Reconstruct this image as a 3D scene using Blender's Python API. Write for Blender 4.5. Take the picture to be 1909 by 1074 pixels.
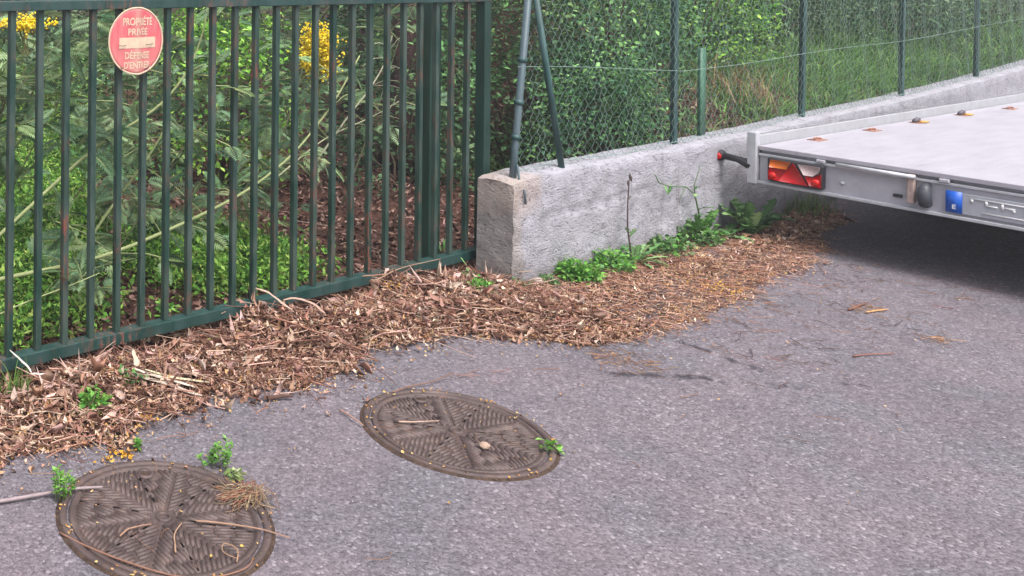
import bpy, bmesh, math, random
import numpy as np
from mathutils import Vector, Matrix

for o in list(bpy.data.objects): bpy.data.objects.remove(o)
SC = bpy.context.scene
COL = SC.collection
R = math.radians
rng = np.random.default_rng(11)
random.seed(5)

# ------------------------------------------------------------------ camera, sky, sun, exposure
# world frame: X runs along the gate and the wall, Y points behind them, gate bar 0 at the origin
cam_d = bpy.data.cameras.new('camera'); cam = bpy.data.objects.new('camera', cam_d); COL.objects.link(cam)
cam.location = (-1.860, -3.300, 1.713)
cam.rotation_euler = (Matrix.Rotation(-0.526, 3, 'Z') @ Matrix.Rotation(R(90), 3, 'X') @ Matrix.Rotation(0.01, 3, 'Z')).to_euler()
cam_d.sensor_width = 36.0; cam_d.lens = 1751.784 / 1909 * 36
cam_d.shift_x = (954.5 - 45.485) / 1909; cam_d.shift_y = -(537 + 71.236) / 1909
cam_d.clip_start = 0.05; cam_d.clip_end = 2000
SC.camera = cam
SUN_EL, SUN_AZ = 60, 190          # azimuth of the sun, degrees clockwise from +Y
w = bpy.data.worlds.new('World'); SC.world = w; w.use_nodes = True
nt = w.node_tree; bg = nt.nodes['Background']
sky = nt.nodes.new('ShaderNodeTexSky'); sky.sky_type = 'NISHITA'; sky.sun_disc = False
sky.sun_elevation = R(SUN_EL); sky.sun_rotation = R(SUN_AZ); sky.air_density = 1.0; sky.dust_density = 6.0; sky.ozone_density = 1.0
hs = nt.nodes.new('ShaderNodeHueSaturation'); hs.inputs['Saturation'].default_value = 0.35   # overcast: a pale, nearly grey sky
nt.links.new(sky.outputs[0], hs.inputs['Color']); nt.links.new(hs.outputs[0], bg.inputs['Color'])
bg.inputs['Strength'].default_value = 0.11
sd = bpy.data.lights.new('sun', 'SUN'); so = bpy.data.objects.new('sun', sd); COL.objects.link(so)
sd.energy = 1.3; sd.angle = R(25); sd.color = (1.0, 0.95, 0.93)
sv = Vector((math.sin(R(SUN_AZ)) * math.cos(R(SUN_EL)), math.cos(R(SUN_AZ)) * math.cos(R(SUN_EL)), math.sin(R(SUN_EL))))
so.rotation_euler = sv.to_track_quat('Z', 'Y').to_euler(); so.location = sv * 20
SC.view_settings.view_transform = 'Standard'; SC.view_settings.look = 'None'
SC.view_settings.gamma = 1.0; SC.view_settings.use_curve_mapping = False
SC.view_settings.exposure = 1.25

# ------------------------------------------------------------------ helpers
def lin(r, g, b):
    f = lambda c: ((c / 255 + 0.055) / 1.055) ** 2.4 if c > 10 else c / 255 / 12.92
    return np.array([f(r), f(g), f(b)])

def vnoise(x, y, seed=0):
    x = np.asarray(x, float); y = np.asarray(y, float)
    xi = np.floor(x).astype(np.int64); yi = np.floor(y).astype(np.int64); xf = x - xi; yf = y - yi
    def h(a, b):
        n = (a * 374761393 + b * 668265263 + seed * 1442695041) & 0x7fffffff
        n = ((n ^ (n >> 13)) * 1274126177) & 0x7fffffff
        return ((n ^ (n >> 16)) & 0xffff) / 65535.0
    u = xf * xf * (3 - 2 * xf); v = yf * yf * (3 - 2 * yf)
    return (h(xi, yi) * (1 - u) + h(xi + 1, yi) * u) * (1 - v) + (h(xi, yi + 1) * (1 - u) + h(xi + 1, yi + 1) * u) * v

def fbm(x, y, seed=0, o=3):
    s = 0; a = 0.5; t = 0
    for i in range(o):
        s = s + a * vnoise(np.asarray(x) * 2 ** i, np.asarray(y) * 2 ** i, seed + i); t += a; a *= .5
    return s / t

def sstep(a, b, x):
    t = np.clip((np.asarray(x, float) - a) / (b - a), 0, 1); return t * t * (3 - 2 * t)

class G:
    """collects vertices, triangles, quads and a colour per vertex, then links ONE mesh object"""
    def __init__(s): s.v = []; s.t = []; s.q = []; s.c = []; s.n = 0
    def add(s, v, tris=None, quads=None, col=(1, 1, 1)):
        v = np.asarray(v, float).reshape(-1, 3); k = len(v)
        if tris is not None and len(tris): s.t.append(np.asarray(tris, np.int64).reshape(-1, 3) + s.n)
        if quads is not None and len(quads): s.q.append(np.asarray(quads, np.int64).reshape(-1, 4) + s.n)
        c = np.asarray(col, float)
        if c.ndim == 1: c = np.tile(c, (k, 1))
        s.v.append(v); s.c.append(c); s.n += k
        return s
    def mesh(s, name, mat, smooth=False):
        v = np.concatenate(s.v); t = np.concatenate(s.t) if s.t else np.zeros((0, 3), np.int64)
        q = np.concatenate(s.q) if s.q else np.zeros((0, 4), np.int64)
        me = bpy.data.meshes.new(name)
        me.vertices.add(len(v)); me.vertices.foreach_set('co', v.astype(np.float32).ravel())
        loops = np.concatenate([t.ravel(), q.ravel()]).astype(np.int32)
        me.loops.add(len(loops)); me.loops.foreach_set('vertex_index', loops)
        tot = np.concatenate([np.full(len(t), 3), np.full(len(q), 4)]).astype(np.int32)
        st = np.concatenate([[0], np.cumsum(tot)[:-1]]).astype(np.int32)
        me.polygons.add(len(tot)); me.polygons.foreach_set('loop_start', st); me.polygons.foreach_set('loop_total', tot)
        if smooth: me.polygons.foreach_set('use_smooth', np.ones(len(tot), bool))
        me.update(calc_edges=True)
        a = me.color_attributes.new('col', 'FLOAT_COLOR', 'POINT')
        c = np.c_[np.concatenate(s.c), np.ones(len(v))].astype(np.float32)
        a.data.foreach_set('color', c.ravel())
        me.validate(); me.materials.append(mat)
        return me
    def build(s, name, mat, parent=None, smooth=False, loc=None):
        return link(name, s.mesh(name, mat, smooth), parent, loc)

def link(name, me, parent=None, loc=None):
    o = bpy.data.objects.new(name, me); COL.objects.link(o)
    if parent is not None: o.parent = parent
    if loc is not None: o.location = loc
    return o

def tag(o, label=None, cat=None, group=None, kind=None):
    if label: o['label'] = label
    if cat: o['category'] = cat
    if group: o['group'] = group
    if kind: o['kind'] = kind
    return o

def empty(name, loc, label, cat, group=None, rz=0):
    o = bpy.data.objects.new(name, None); COL.objects.link(o); o.location = loc; o.rotation_euler = (0, 0, rz)
    o.empty_display_size = .1
    return tag(o, label, cat, group)

BOXQ = [(0, 3, 2, 1), (4, 5, 6, 7), (0, 1, 5, 4), (1, 2, 6, 5), (2, 3, 7, 6), (3, 0, 4, 7)]
def box(g, x0, x1, y0, y1, z0, z1, col=(1, 1, 1)):
    g.add([(x0, y0, z0), (x1, y0, z0), (x1, y1, z0), (x0, y1, z0), (x0, y0, z1), (x1, y0, z1), (x1, y1, z1), (x0, y1, z1)], None, BOXQ, col)

def bevel_box(name, mat, x0, x1, y0, y1, z0, z1, b=0.003, seg=2, parent=None):
    bm = bmesh.new()
    vs = [bm.verts.new(p) for p in [(x0, y0, z0), (x1, y0, z0), (x1, y1, z0), (x0, y1, z0), (x0, y0, z1), (x1, y0, z1), (x1, y1, z1), (x0, y1, z1)]]
    for f in BOXQ: bm.faces.new([vs[i] for i in f])
    bmesh.ops.bevel(bm, geom=list(bm.edges), offset=b, segments=seg, affect='EDGES', profile=.5)
    me = bpy.data.meshes.new(name); bm.to_mesh(me); bm.free(); me.materials.append(mat)
    return link(name, me, parent)

def tube(g, pts, rad, sides=6, col=(1, 1, 1), cap=True, jit=0, seed=0):
    P = np.asarray(pts, float); n = len(P)
    rad = np.full(n, rad) if np.isscalar(rad) else np.asarray(rad, float)
    T = np.gradient(P, axis=0); T /= np.linalg.norm(T, axis=1)[:, None] + 1e-9
    ref = np.array([0, 0, 1.]) if abs(T[0, 2]) < .9 else np.array([1., 0, 0])
    a = np.arange(sides) / sides * 2 * np.pi
    V = []
    for i in range(n):
        u = ref - T[i] * (ref @ T[i]); u /= np.linalg.norm(u) + 1e-9; ref = u; v = np.cross(T[i], u)
        rr = rad[i]
        if jit: rr = rad[i] * (1 + jit * (vnoise(a * 2.5 + seed, np.full(sides, i * .7), seed)[:, None] - .5))
        V.append(P[i] + rr * (np.cos(a)[:, None] * u + np.sin(a)[:, None] * v))
    V = np.concatenate(V); q = []
    for i in range(n - 1):
        for k in range(sides):
            k2 = (k + 1) % sides
            q.append((i * sides + k, i * sides + k2, (i + 1) * sides + k2, (i + 1) * sides + k))
    t = []
    if cap:
        V = np.concatenate([V, P[:1], P[-1:]]); b = n * sides
        for k in range(sides):
            k2 = (k + 1) % sides; t.append((b, k2, k)); t.append((b + 1, (n - 1) * sides + k, (n - 1) * sides + k2))
    g.add(V, t, q, col)

def lathe(g, prof, seg=48, c=(0, 0, 0), col=(1, 1, 1)):
    a = np.arange(seg) / seg * 2 * np.pi; V = []; q = []
    for r, z in prof: V.append(np.c_[c[0] + r * np.cos(a), c[1] + r * np.sin(a), np.full(seg, c[2] + z)])
    for i in range(len(prof) - 1):
        for k in range(seg):
            k2 = (k + 1) % seg; q.append((i * seg + k, i * seg + k2, (i + 1) * seg + k2, (i + 1) * seg + k))
    g.add(np.concatenate(V), None, q, col)

def rotmats(yaw, pitch, roll):
    cy, sy = np.cos(yaw), np.sin(yaw); cp, sp = np.cos(pitch), np.sin(pitch); cr, sr = np.cos(roll), np.sin(roll)
    z = np.zeros_like(cy); o = np.ones_like(cy)
    Rz = np.stack([np.stack([cy, -sy, z], -1), np.stack([sy, cy, z], -1), np.stack([z, z, o], -1)], -2)
    Ry = np.stack([np.stack([cp, z, -sp], -1), np.stack([z, o, z], -1), np.stack([sp, z, cp], -1)], -2)
    Rx = np.stack([np.stack([o, z, z], -1), np.stack([z, cr, -sr], -1), np.stack([z, sr, cr], -1)], -2)
    return Rz @ Ry @ Rx

def pal(cols, n, jit=.25, wts=None):
    cols = np.array([lin(*c) for c in cols]); i = rng.choice(len(cols), n, p=wts)
    return cols[i] * (1 + jit * rng.uniform(-1, 1, (n, 1))) * (1 + .08 * rng.uniform(-1, 1, (n, 3)))

def leaves8(g, pos, M, L, W, curl, cup, col):
    """curled leaves of 8 vertices each; pos (n,3), M (n,3,3)"""
    n = len(pos); L = np.broadcast_to(L, n); W = np.broadcast_to(W, n)
    ts = np.array([0, .3, .3, .3, .68, .68, .68, 1]); ws = np.array([0, -1, 0, 1, -.8, 0, .8, 0]) * .5
    x = ts[None] * L[:, None]; y = ws[None] * W[:, None]
    z = curl[:, None] * L[:, None] * (ts[None] - .5) ** 2 + cup[:, None] * np.abs(ws)[None] * W[:, None]
    P = np.stack([x - .5 * L[:, None], y, z], -1)
    V = np.einsum('nij,nkj->nki', M, P) + pos[:, None]
    b = (np.arange(n) * 8)[:, None, None]
    t = (np.array([(0, 2, 1), (0, 3, 2), (4, 5, 7), (5, 6, 7)])[None] + b).reshape(-1, 3)
    q = (np.array([(1, 2, 5, 4), (2, 3, 6, 5)])[None] + b).reshape(-1, 4)
    g.add(V.reshape(-1, 3), t, q, np.repeat(col, 8, 0))

def leaves4(g, pos, M, L, W, fold, col):
    n = len(pos); L = np.broadcast_to(L, n); W = np.broadcast_to(W, n); fold = np.broadcast_to(fold, n)
    z0 = np.zeros(n)
    P = np.stack([np.stack([z0, z0, z0], -1), np.stack([L * .45, -W * .5, fold * W], -1), np.stack([L, z0, -fold * L * .3], -1), np.stack([L * .45, W * .5, fold * W], -1)], 1)
    V = np.einsum('nij,nkj->nki', M, P) + pos[:, None]
    b = (np.arange(n) * 4)[:, None, None]
    t = (np.array([(0, 1, 2), (0, 2, 3)])[None] + b).reshape(-1, 3)
    g.add(V.reshape(-1, 3), t, None, np.repeat(col, 4, 0))

def blades(g, pos, yaw, H, W, lean, col, seg=3):
    """grass blades bending over; 2*seg+1 vertices each"""
    n = len(pos); ts = np.linspace(0, 1, seg + 1); V = []
    dx, dy = np.cos(yaw), np.sin(yaw)
    for k, t in enumerate(ts):
        c = pos + np.stack([dx * lean * H * t ** 1.8, dy * lean * H * t ** 1.8, H * (t - .35 * np.minimum(lean, 1.6) * t ** 3 * .8)], -1)
        wv = np.stack([-dy, dx, 0 * dx], -1) * (W * (1 - t) ** .7 * .5)[:, None]
        if k < seg: V += [c - wv, c + wv]
        else: V += [c]
    V = np.stack(V, 1); m = 2 * seg + 1; b = (np.arange(n) * m)[:, None, None]
    q = np.array([(2 * k, 2 * k + 1, 2 * k + 3, 2 * k + 2) for k in range(seg - 1)])
    Q = (q[None] + b).reshape(-1, 4); t = (np.array([(2 * seg - 2, 2 * seg - 1, 2 * seg)])[None] + b).reshape(-1, 3)
    g.add(V.reshape(-1, 3), t, Q, np.repeat(col, m, 0))

# ------------------------------------------------------------------ materials
def newmat(name):
    m = bpy.data.materials.new(name); m.use_nodes = True
    return m, m.node_tree, m.node_tree.nodes['Principled BSDF']
def N(nt, t, **kw):
    n = nt.nodes.new(t)
    for k, v in kw.items():
        if k in n.inputs.keys(): n.inputs[k].default_value = v
        else: setattr(n, k, v)
    return n
def ramp(nt, fac, stops):
    r = nt.nodes.new('ShaderNodeValToRGB'); e = r.color_ramp.elements
    while len(e) < len(stops): e.new(.5)
    for i, (p, c) in enumerate(stops):
        e[i].position = p; e[i].color = (*c, 1) if len(c) == 3 else c
    nt.links.new(fac, r.inputs[0]); return r.outputs[0]
def mix(nt, fac, a, b, mode='MIX'):
    m = nt.nodes.new('ShaderNodeMix'); m.data_type = 'RGBA'; m.blend_type = mode
    for s, v in ((m.inputs[0], fac), (m.inputs[6], a), (m.inputs[7], b)):
        if hasattr(v, 'is_linked') or hasattr(v, 'links'): nt.links.new(v, s)
        elif np.isscalar(v): s.default_value = v
        else: s.default_value = (*v, 1)
    return m.outputs[2]
def noise(nt, vec, scale, detail=4, rough=.6):
    n = N(nt, 'ShaderNodeTexNoise', Scale=scale, Detail=detail, Roughness=rough); nt.links.new(vec, n.inputs['Vector']); return n.outputs['Fac']
def objco(nt, geo=True):
    if geo: return nt.nodes.new('ShaderNodeNewGeometry').outputs['Position']
    return nt.nodes.new('ShaderNodeTexCoord').outputs['Object']
def mapping(nt, vec, scale=(1, 1, 1), loc=(0, 0, 0), rot=(0, 0, 0)):
    m = nt.nodes.new('ShaderNodeMapping'); m.inputs['Scale'].default_value = scale; m.inputs['Location'].default_value = loc; m.inputs['Rotation'].default_value = rot
    nt.links.new(vec, m.inputs['Vector']); return m.outputs[0]
def bump(nt, bs, h, strength=.5, dist=.01):
    b = N(nt, 'ShaderNodeBump', Strength=strength, Distance=dist); nt.links.new(h, b.inputs['Height'])
    nt.links.new(b.outputs[0], bs.inputs['Normal'])
def math_(nt, op, a, b=None, c=None):
    m = nt.nodes.new('ShaderNodeMath'); m.operation = op
    for i, v in enumerate((a, b, c)):
        if v is None: continue
        if hasattr(v, 'links'): nt.links.new(v, m.inputs[i])
        else: m.inputs[i].default_value = v
    return m.outputs[0]

def leafmat(name, rough=.6, trans=.25, spec=.18):
    m, nt, bs = newmat(name)
    at = N(nt, 'ShaderNodeAttribute', attribute_name='col')
    c = mix(nt, .5, at.outputs['Color'], ramp(nt, noise(nt, objco(nt), 40, 2), [(.3, (.75,) * 3), (.7, (1.2,) * 3)]), 'MULTIPLY')
    nt.links.new(c, bs.inputs['Base Color']); bs.inputs['Roughness'].default_value = rough; bs.inputs['Specular IOR Level'].default_value = spec
    if trans:
        tr = nt.nodes.new('ShaderNodeBsdfTranslucent'); nt.links.new(c, tr.inputs['Color'])
        mx = nt.nodes.new('ShaderNodeMixShader'); mx.inputs[0].default_value = trans
        nt.links.new(bs.outputs[0], mx.inputs[1]); nt.links.new(tr.outputs[0], mx.inputs[2])
        nt.links.new(mx.outputs[0], nt.nodes['Material Output'].inputs['Surface'])
    return m
M_LEAF = leafmat('leaf'); M_DRY = leafmat('dry_leaf', .7, .08, .2); M_STEM = leafmat('stem', .7, 0, .2); M_TWIG = leafmat('twig', .85, 0, .15)

def asphalt():
    m, nt, bs = newmat('asphalt'); p = objco(nt)
    v1 = N(nt, 'ShaderNodeTexVoronoi', Scale=98.0); nt.links.new(p, v1.inputs['Vector'])
    v2 = N(nt, 'ShaderNodeTexVoronoi', Scale=210.0); nt.links.new(p, v2.inputs['Vector'])
    sep = nt.nodes.new('ShaderNodeSeparateColor'); nt.links.new(v1.outputs['Color'], sep.inputs[0])
    sep2 = nt.nodes.new('ShaderNodeSeparateColor'); nt.links.new(v2.outputs['Color'], sep2.inputs[0])
    c1 = ramp(nt, sep.outputs[0], [(0, lin(78, 72, 77)), (.3, lin(102, 95, 101)), (.75, lin(120, 113, 119)), (.94, lin(134, 126, 132)), (1, lin(170, 162, 167))])
    c2 = ramp(nt, sep2.outputs[1], [(0, lin(74, 68, 73)), (.5, lin(108, 101, 107)), (.9, lin(124, 117, 123)), (1, lin(148, 141, 147))])
    c = mix(nt, .45, c1, c2)
    gaps = ramp(nt, v1.outputs['Distance'], [(.4, (1,) * 3), (.85, (.8,) * 3)])
    c = mix(nt, .7, c, gaps, 'MULTIPLY')
    big = ramp(nt, noise(nt, p, 1.3, 5), [(.3, (.84, .84, .87)), (.7, (1.12, 1.08, 1.09))])
    c = mix(nt, 1.0, c, big, 'MULTIPLY')
    c = mix(nt, 1.0, c, ramp(nt, noise(nt, mapping(nt, p, loc=(7, 3, 0)), 2.2, 4), [(.36, (.915, .985, .985)), (.64, (1.0, .985, .985))]), 'MULTIPLY')
    med = ramp(nt, noise(nt, p, 14, 3), [(.3, (.88,) * 3), (.7, (1.1,) * 3)])
    c = mix(nt, .8, c, med, 'MULTIPLY')
    # old tar streaks: smeared worn marks with ragged ends
    sx = nt.nodes.new('ShaderNodeSeparateXYZ'); nt.links.new(p, sx.inputs[0])
    wob = math_(nt, 'MULTIPLY', math_(nt, 'SUBTRACT', noise(nt, p, 22, 5, .7), .5), .16)
    dk = N(nt, 'ShaderNodeTexNoise', Scale=34.0, Detail=3.0, Roughness=.5, Distortion=1.0); nt.links.new(p, dk.inputs['Vector'])
    c = mix(nt, math_(nt, 'MULTIPLY', ramp(nt, dk.outputs['Fac'], [(.30, (1,) * 3), (.38, (0,) * 3)]), .4), c, lin(70, 66, 72))
    tot = None
    for (ax, ay), (bx, by), wd in (((2.30, -1.12), (2.36, -1.16), .035), ((2.40, -1.19), (2.60, -1.335), .030), ((2.93, -1.09), (2.92, -1.20), .026), ((2.92, -1.28), (2.90, -1.43), .026), ((2.78, -1.50), (2.82, -1.56), .022), ((3.03, -1.64), (3.11, -1.69), .018), ((2.55, -1.36), (2.64, -1.40), .014)):
        L2 = (bx - ax) ** 2 + (by - ay) ** 2
        px = math_(nt, 'SUBTRACT', sx.outputs[0], ax); py = math_(nt, 'SUBTRACT', sx.outputs[1], ay)
        tt = math_(nt, 'ADD', math_(nt, 'MULTIPLY', px, (bx - ax) / L2), math_(nt, 'MULTIPLY', py, (by - ay) / L2))
        tt = math_(nt, 'MINIMUM', math_(nt, 'MAXIMUM', tt, 0.0), 1.0)
        ex = math_(nt, 'SUBTRACT', px, math_(nt, 'MULTIPLY', tt, bx - ax)); ey = math_(nt, 'SUBTRACT', py, math_(nt, 'MULTIPLY', tt, by - ay))
        dd = math_(nt, 'SQRT', math_(nt, 'ADD', math_(nt, 'MULTIPLY', ex, ex), math_(nt, 'MULTIPLY', ey, ey)))
        m1 = math_(nt, 'DIVIDE', math_(nt, 'SUBTRACT', wd, math_(nt, 'ADD', dd, wob)), .03)
        m1 = math_(nt, 'MINIMUM', math_(nt, 'MAXIMUM', m1, 0.0), 1.0)
        tot = m1 if tot is None else math_(nt, 'MAXIMUM', tot, m1)
    c = mix(nt, math_(nt, 'MULTIPLY', tot, .9), c, lin(50, 47, 54))
    # brown dust blown along the foot of the wall and the litter
    dust = ramp(nt, math_(nt, 'ADD', sx.outputs[1], math_(nt, 'MULTIPLY', noise(nt, p, 5, 4), .8)), [(-.95 + .95, (0,) * 3), (.25, (1,) * 3)])
    c = mix(nt, math_(nt, 'MULTIPLY', dust, .45), c, lin(100, 86, 79))
    nt.links.new(c, bs.inputs['Base Color']); bs.inputs['Roughness'].default_value = .85; bs.inputs['Specular IOR Level'].default_value = .25
    h = math_(nt, 'ADD', v1.outputs['Distance'], math_(nt, 'MULTIPLY', noise(nt, p, 45, 4), .9))
    bump(nt, bs, h, .55, -.005)
    return m
M_ASPH = asphalt()

def soil(name, a, b, c_):
    m, nt, bs = newmat(name); p = objco(nt)
    c = ramp(nt, noise(nt, p, 38, 6, .7), [(.3, lin(*a)), (.5, lin(*b)), (.72, lin(*c_))])
    c = mix(nt, .6, c, ramp(nt, noise(nt, p, 5, 3), [(.3, (.7,) * 3), (.7, (1.15,) * 3)]), 'MULTIPLY')
    nt.links.new(c, bs.inputs['Base Color']); bs.inputs['Roughness'].default_value = .95; bs.inputs['Specular IOR Level'].default_value = .1
    bump(nt, bs, noise(nt, p, 60, 5), .8, .02); return m
M_SOIL = soil('soil', (40, 32, 28), (66, 53, 46), (94, 78, 68))
M_HUMUS = soil('litter_bed', (46, 32, 28), (80, 56, 49), (122, 90, 79))
M_BANK = soil('bank_soil', (40, 46, 32), (58, 66, 44), (78, 86, 58))

def painted(name, base, rust, amount=.5, chalk=None, rough=.5):
    m, nt, bs = newmat(name); p = objco(nt)
    oi = nt.nodes.new('ShaderNodeObjectInfo')
    off = nt.nodes.new('ShaderNodeCombineXYZ'); nt.links.new(math_(nt, 'MULTIPLY', oi.outputs['Random'], 40), off.inputs[2])
    va = nt.nodes.new('ShaderNodeVectorMath'); va.operation = 'ADD'; nt.links.new(p, va.inputs[0]); nt.links.new(off.outputs[0], va.inputs[1])
    q = mapping(nt, va.outputs[0], (1, 1, .22))
    c = mix(nt, ramp(nt, noise(nt, q, 14, 4), [(.38, (0,) * 3), (.6, (1,) * 3)]), base, chalk if chalk is not None else base * 1.5)
    big = ramp(nt, noise(nt, mapping(nt, va.outputs[0], (.6, .6, 1)), 2.6, 3), [(.6 - amount * .2, (0,) * 3), (.78 - amount * .2, (1,) * 3)])
    fine = ramp(nt, noise(nt, q, 55, 5, .75), [(.5, (0,) * 3), (.6, (1,) * 3)])
    rf = math_(nt, 'MULTIPLY', big, fine)
    c = mix(nt, rf, c, rust)
    c = mix(nt, 1.0, c, (.86,) * 3, 'MULTIPLY')
    nt.links.new(c, bs.inputs['Base Color'])
    nt.links.new(ramp(nt, rf, [(0, (rough,) * 3), (1, (.9,) * 3)]), bs.inputs['Roughness'])
    bump(nt, bs, math_(nt, 'ADD', noise(nt, va.outputs[0], 130, 3), math_(nt, 'MULTIPLY', rf, .6)), .25, .003)
    return m
GREEN = lin(17, 55, 47)
M_GATE = painted('gate_paint', GREEN, lin(126, 66, 52), .5, lin(66, 82, 76))
M_RAIL = painted('rail_paint', lin(20, 58, 53), lin(140, 84, 72), .55, lin(46, 74, 72))
M_POST = painted('post_paint', lin(20, 54, 46), lin(80, 66, 54), .2, lin(34, 66, 58))
M_FPOST = painted('fence_post_paint', lin(34, 72, 70), lin(84, 92, 88), .4, lin(62, 94, 94))
M_TPOST = painted('terminal_post_paint', lin(70, 90, 98), lin(96, 92, 90), .4, lin(88, 104, 110))

def simple(name, col, rough=.5, metal=0, var=.15, scale=30, bmp=0, spec=.5):
    m, nt, bs = newmat(name); p = objco(nt, False)
    c = mix(nt, 1.0, col * .8, ramp(nt, noise(nt, p, scale, 4), [(.3, (1 - var,) * 3), (.7, (1 + var,) * 3)]), 'MULTIPLY')
    nt.links.new(c, bs.inputs['Base Color']); bs.inputs['Roughness'].default_value = rough; bs.inputs['Metallic'].default_value = metal
    bs.inputs['Specular IOR Level'].default_value = spec
    if bmp: bump(nt, bs, noise(nt, p, scale * 3, 4), bmp, .003)
    return m
M_WIRE = simple('fence_wire', lin(136, 160, 152), .5)
M_BLACK = simple('black_rubber', lin(40, 40, 46), .6)
M_GALV = simple('galvanised', lin(192, 193, 200), .5, .1, .12, 22, .1)
M_GALVD = simple('galvanised_web', lin(186, 185, 194), .55, .05, .1, 14, .1)
M_RED = simple('red_lens', lin(196, 14, 22), .2, 0, .06)
M_RED2 = simple('red_lamp', lin(232, 30, 20), .15, 0, .06)
M_AMBER = simple('amber_lens', lin(214, 104, 22), .2, 0, .1)
M_WHITE = simple('clear_lens', lin(200, 178, 178), .3, 0, .25, 160)
M_BLUE = simple('blue_band', lin(18, 96, 206), .4, 0, .04)
M_WPAINT = simple('white_print', lin(236, 236, 238), .5, 0, .04)
M_PLATE = simple('plate_grey', lin(176, 178, 188), .45, 0, .08)
M_RAILG = simple('rail_aluminium', lin(172, 173, 178), .5, 0, .1, 14)
M_RUSTY = simple('rusty_steel', lin(166, 120, 104), .8, 0, .3, 60, .3)
M_TYRE = simple('tyre', lin(32, 32, 34), .8)
M_STRAP = simple('yellow_strap', lin(206, 164, 84), .8, 0, .2, 50)

def deckmat():
    m, nt, bs = newmat('deck_panel'); p = objco(nt, False)
    c = ramp(nt, noise(nt, mapping(nt, p, (.6, 2.2, 1)), 5, 5), [(.3, lin(172, 168, 178)), (.7, lin(188, 184, 194))])
    st = ramp(nt, noise(nt, mapping(nt, p, (.5, 6, 1)), 6, 4, .7), [(.55, (0,) * 3), (.75, (1,) * 3)])
    c = mix(nt, math_(nt, 'MULTIPLY', st, .5), c, lin(138, 134, 146))
    c = mix(nt, 1.0, c, (.80,) * 3, 'MULTIPLY')
    nt.links.new(c, bs.inputs['Base Color']); bs.inputs['Roughness'].default_value = .5; bs.inputs['Specular IOR Level'].default_value = .4
    bump(nt, bs, noise(nt, p, 200, 2), .12, .002); return m
M_DECK = deckmat()

def concrete():
    m, nt, bs = newmat('wall_render'); p = objco(nt); sx = nt.nodes.new('ShaderNodeSeparateXYZ'); nt.links.new(p, sx.inputs[0])
    c = ramp(nt, noise(nt, p, 9, 6, .65), [(.25, lin(146, 145, 152)), (.5, lin(160, 159, 167)), (.75, lin(173, 172, 181))])
    c = mix(nt, .75, c, ramp(nt, noise(nt, mapping(nt, p, (1, 1, 2.2)), 46, 5, .7), [(.32, (.84,) * 3), (.52, (1,) * 3), (.75, (1.06,) * 3)]), 'MULTIPLY')
    # unrendered sandy concrete at the broken end, a mortar patch under the post
    wob = math_(nt, 'MULTIPLY', math_(nt, 'SUBTRACT', noise(nt, p, 9, 4), .5), .28)
    e = ramp(nt, math_(nt, 'ADD', math_(nt, 'SUBTRACT', sx.outputs[0], 2.96), wob), [(0, (1,) * 3), (.06, (0,) * 3)])
    sandy = ramp(nt, noise(nt, p, 16, 5), [(.3, lin(128, 123, 121)), (.5, lin(148, 142, 139)), (.7, lin(166, 160, 156))])
    c = mix(nt, math_(nt, 'MULTIPLY', e, .85), c, sandy)
    pz = ramp(nt, math_(nt, 'ADD', sx.outputs[2], wob), [(.36, (0,) * 3), (.44, (1,) * 3)])
    px = ramp(nt, math_(nt, 'ADD', math_(nt, 'SUBTRACT', sx.outputs[0], 3.12), wob), [(0, (1,) * 3), (.05, (0,) * 3)])
    c = mix(nt, math_(nt, 'MULTIPLY', math_(nt, 'MULTIPLY', pz, px), .55), c, lin(172, 156, 148))
    # damp dirt: along the foot and in vertical runs
    foot = ramp(nt, math_(nt, 'ADD', sx.outputs[2], math_(nt, 'MULTIPLY', wob, .6)), [(.02, (1,) * 3), (.13, (0,) * 3)])
    c = mix(nt, math_(nt, 'MULTIPLY', foot, .5), c, lin(112, 102, 98))
    run = ramp(nt, noise(nt, mapping(nt, p, (9, 9, .7)), 1.4, 4), [(.58, (0,) * 3), (.7, (1,) * 3)])
    c = mix(nt, math_(nt, 'MULTIPLY', run, .4), c, lin(120, 114, 114))
    pq = mapping(nt, p, (1, 1, 1.9)); dist = N(nt, 'ShaderNodeTexNoise', Scale=11.0, Detail=5.0, Roughness=.65, Distortion=1.4); nt.links.new(pq, dist.inputs['Vector'])
    d2 = N(nt, 'ShaderNodeTexNoise', Scale=27.0, Detail=4.0, Roughness=.6, Distortion=1.8); nt.links.new(pq, d2.inputs['Vector'])
    pits = math_(nt, 'MAXIMUM', ramp(nt, dist.outputs['Fac'], [(.33, (1,) * 3), (.37, (0,) * 3)]), ramp(nt, d2.outputs['Fac'], [(.37, (1,) * 3), (.405, (0,) * 3)]))
    c = mix(nt, math_(nt, 'MULTIPLY', pits, .5), c, lin(96, 92, 97))
    nt.links.new(c, bs.inputs['Base Color']); bs.inputs['Roughness'].default_value = .92; bs.inputs['Specular IOR Level'].default_value = .15
    h = math_(nt, 'ADD', math_(nt, 'ADD', dist.outputs['Fac'], math_(nt, 'MULTIPLY', d2.outputs['Fac'], .8)), math_(nt, 'MULTIPLY', noise(nt, p, 120, 3), .25))
    h = math_(nt, 'SUBTRACT', h, math_(nt, 'MULTIPLY', pits, .35))
    bump(nt, bs, h, .7, .014); return m
M_WALL = concrete()

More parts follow.
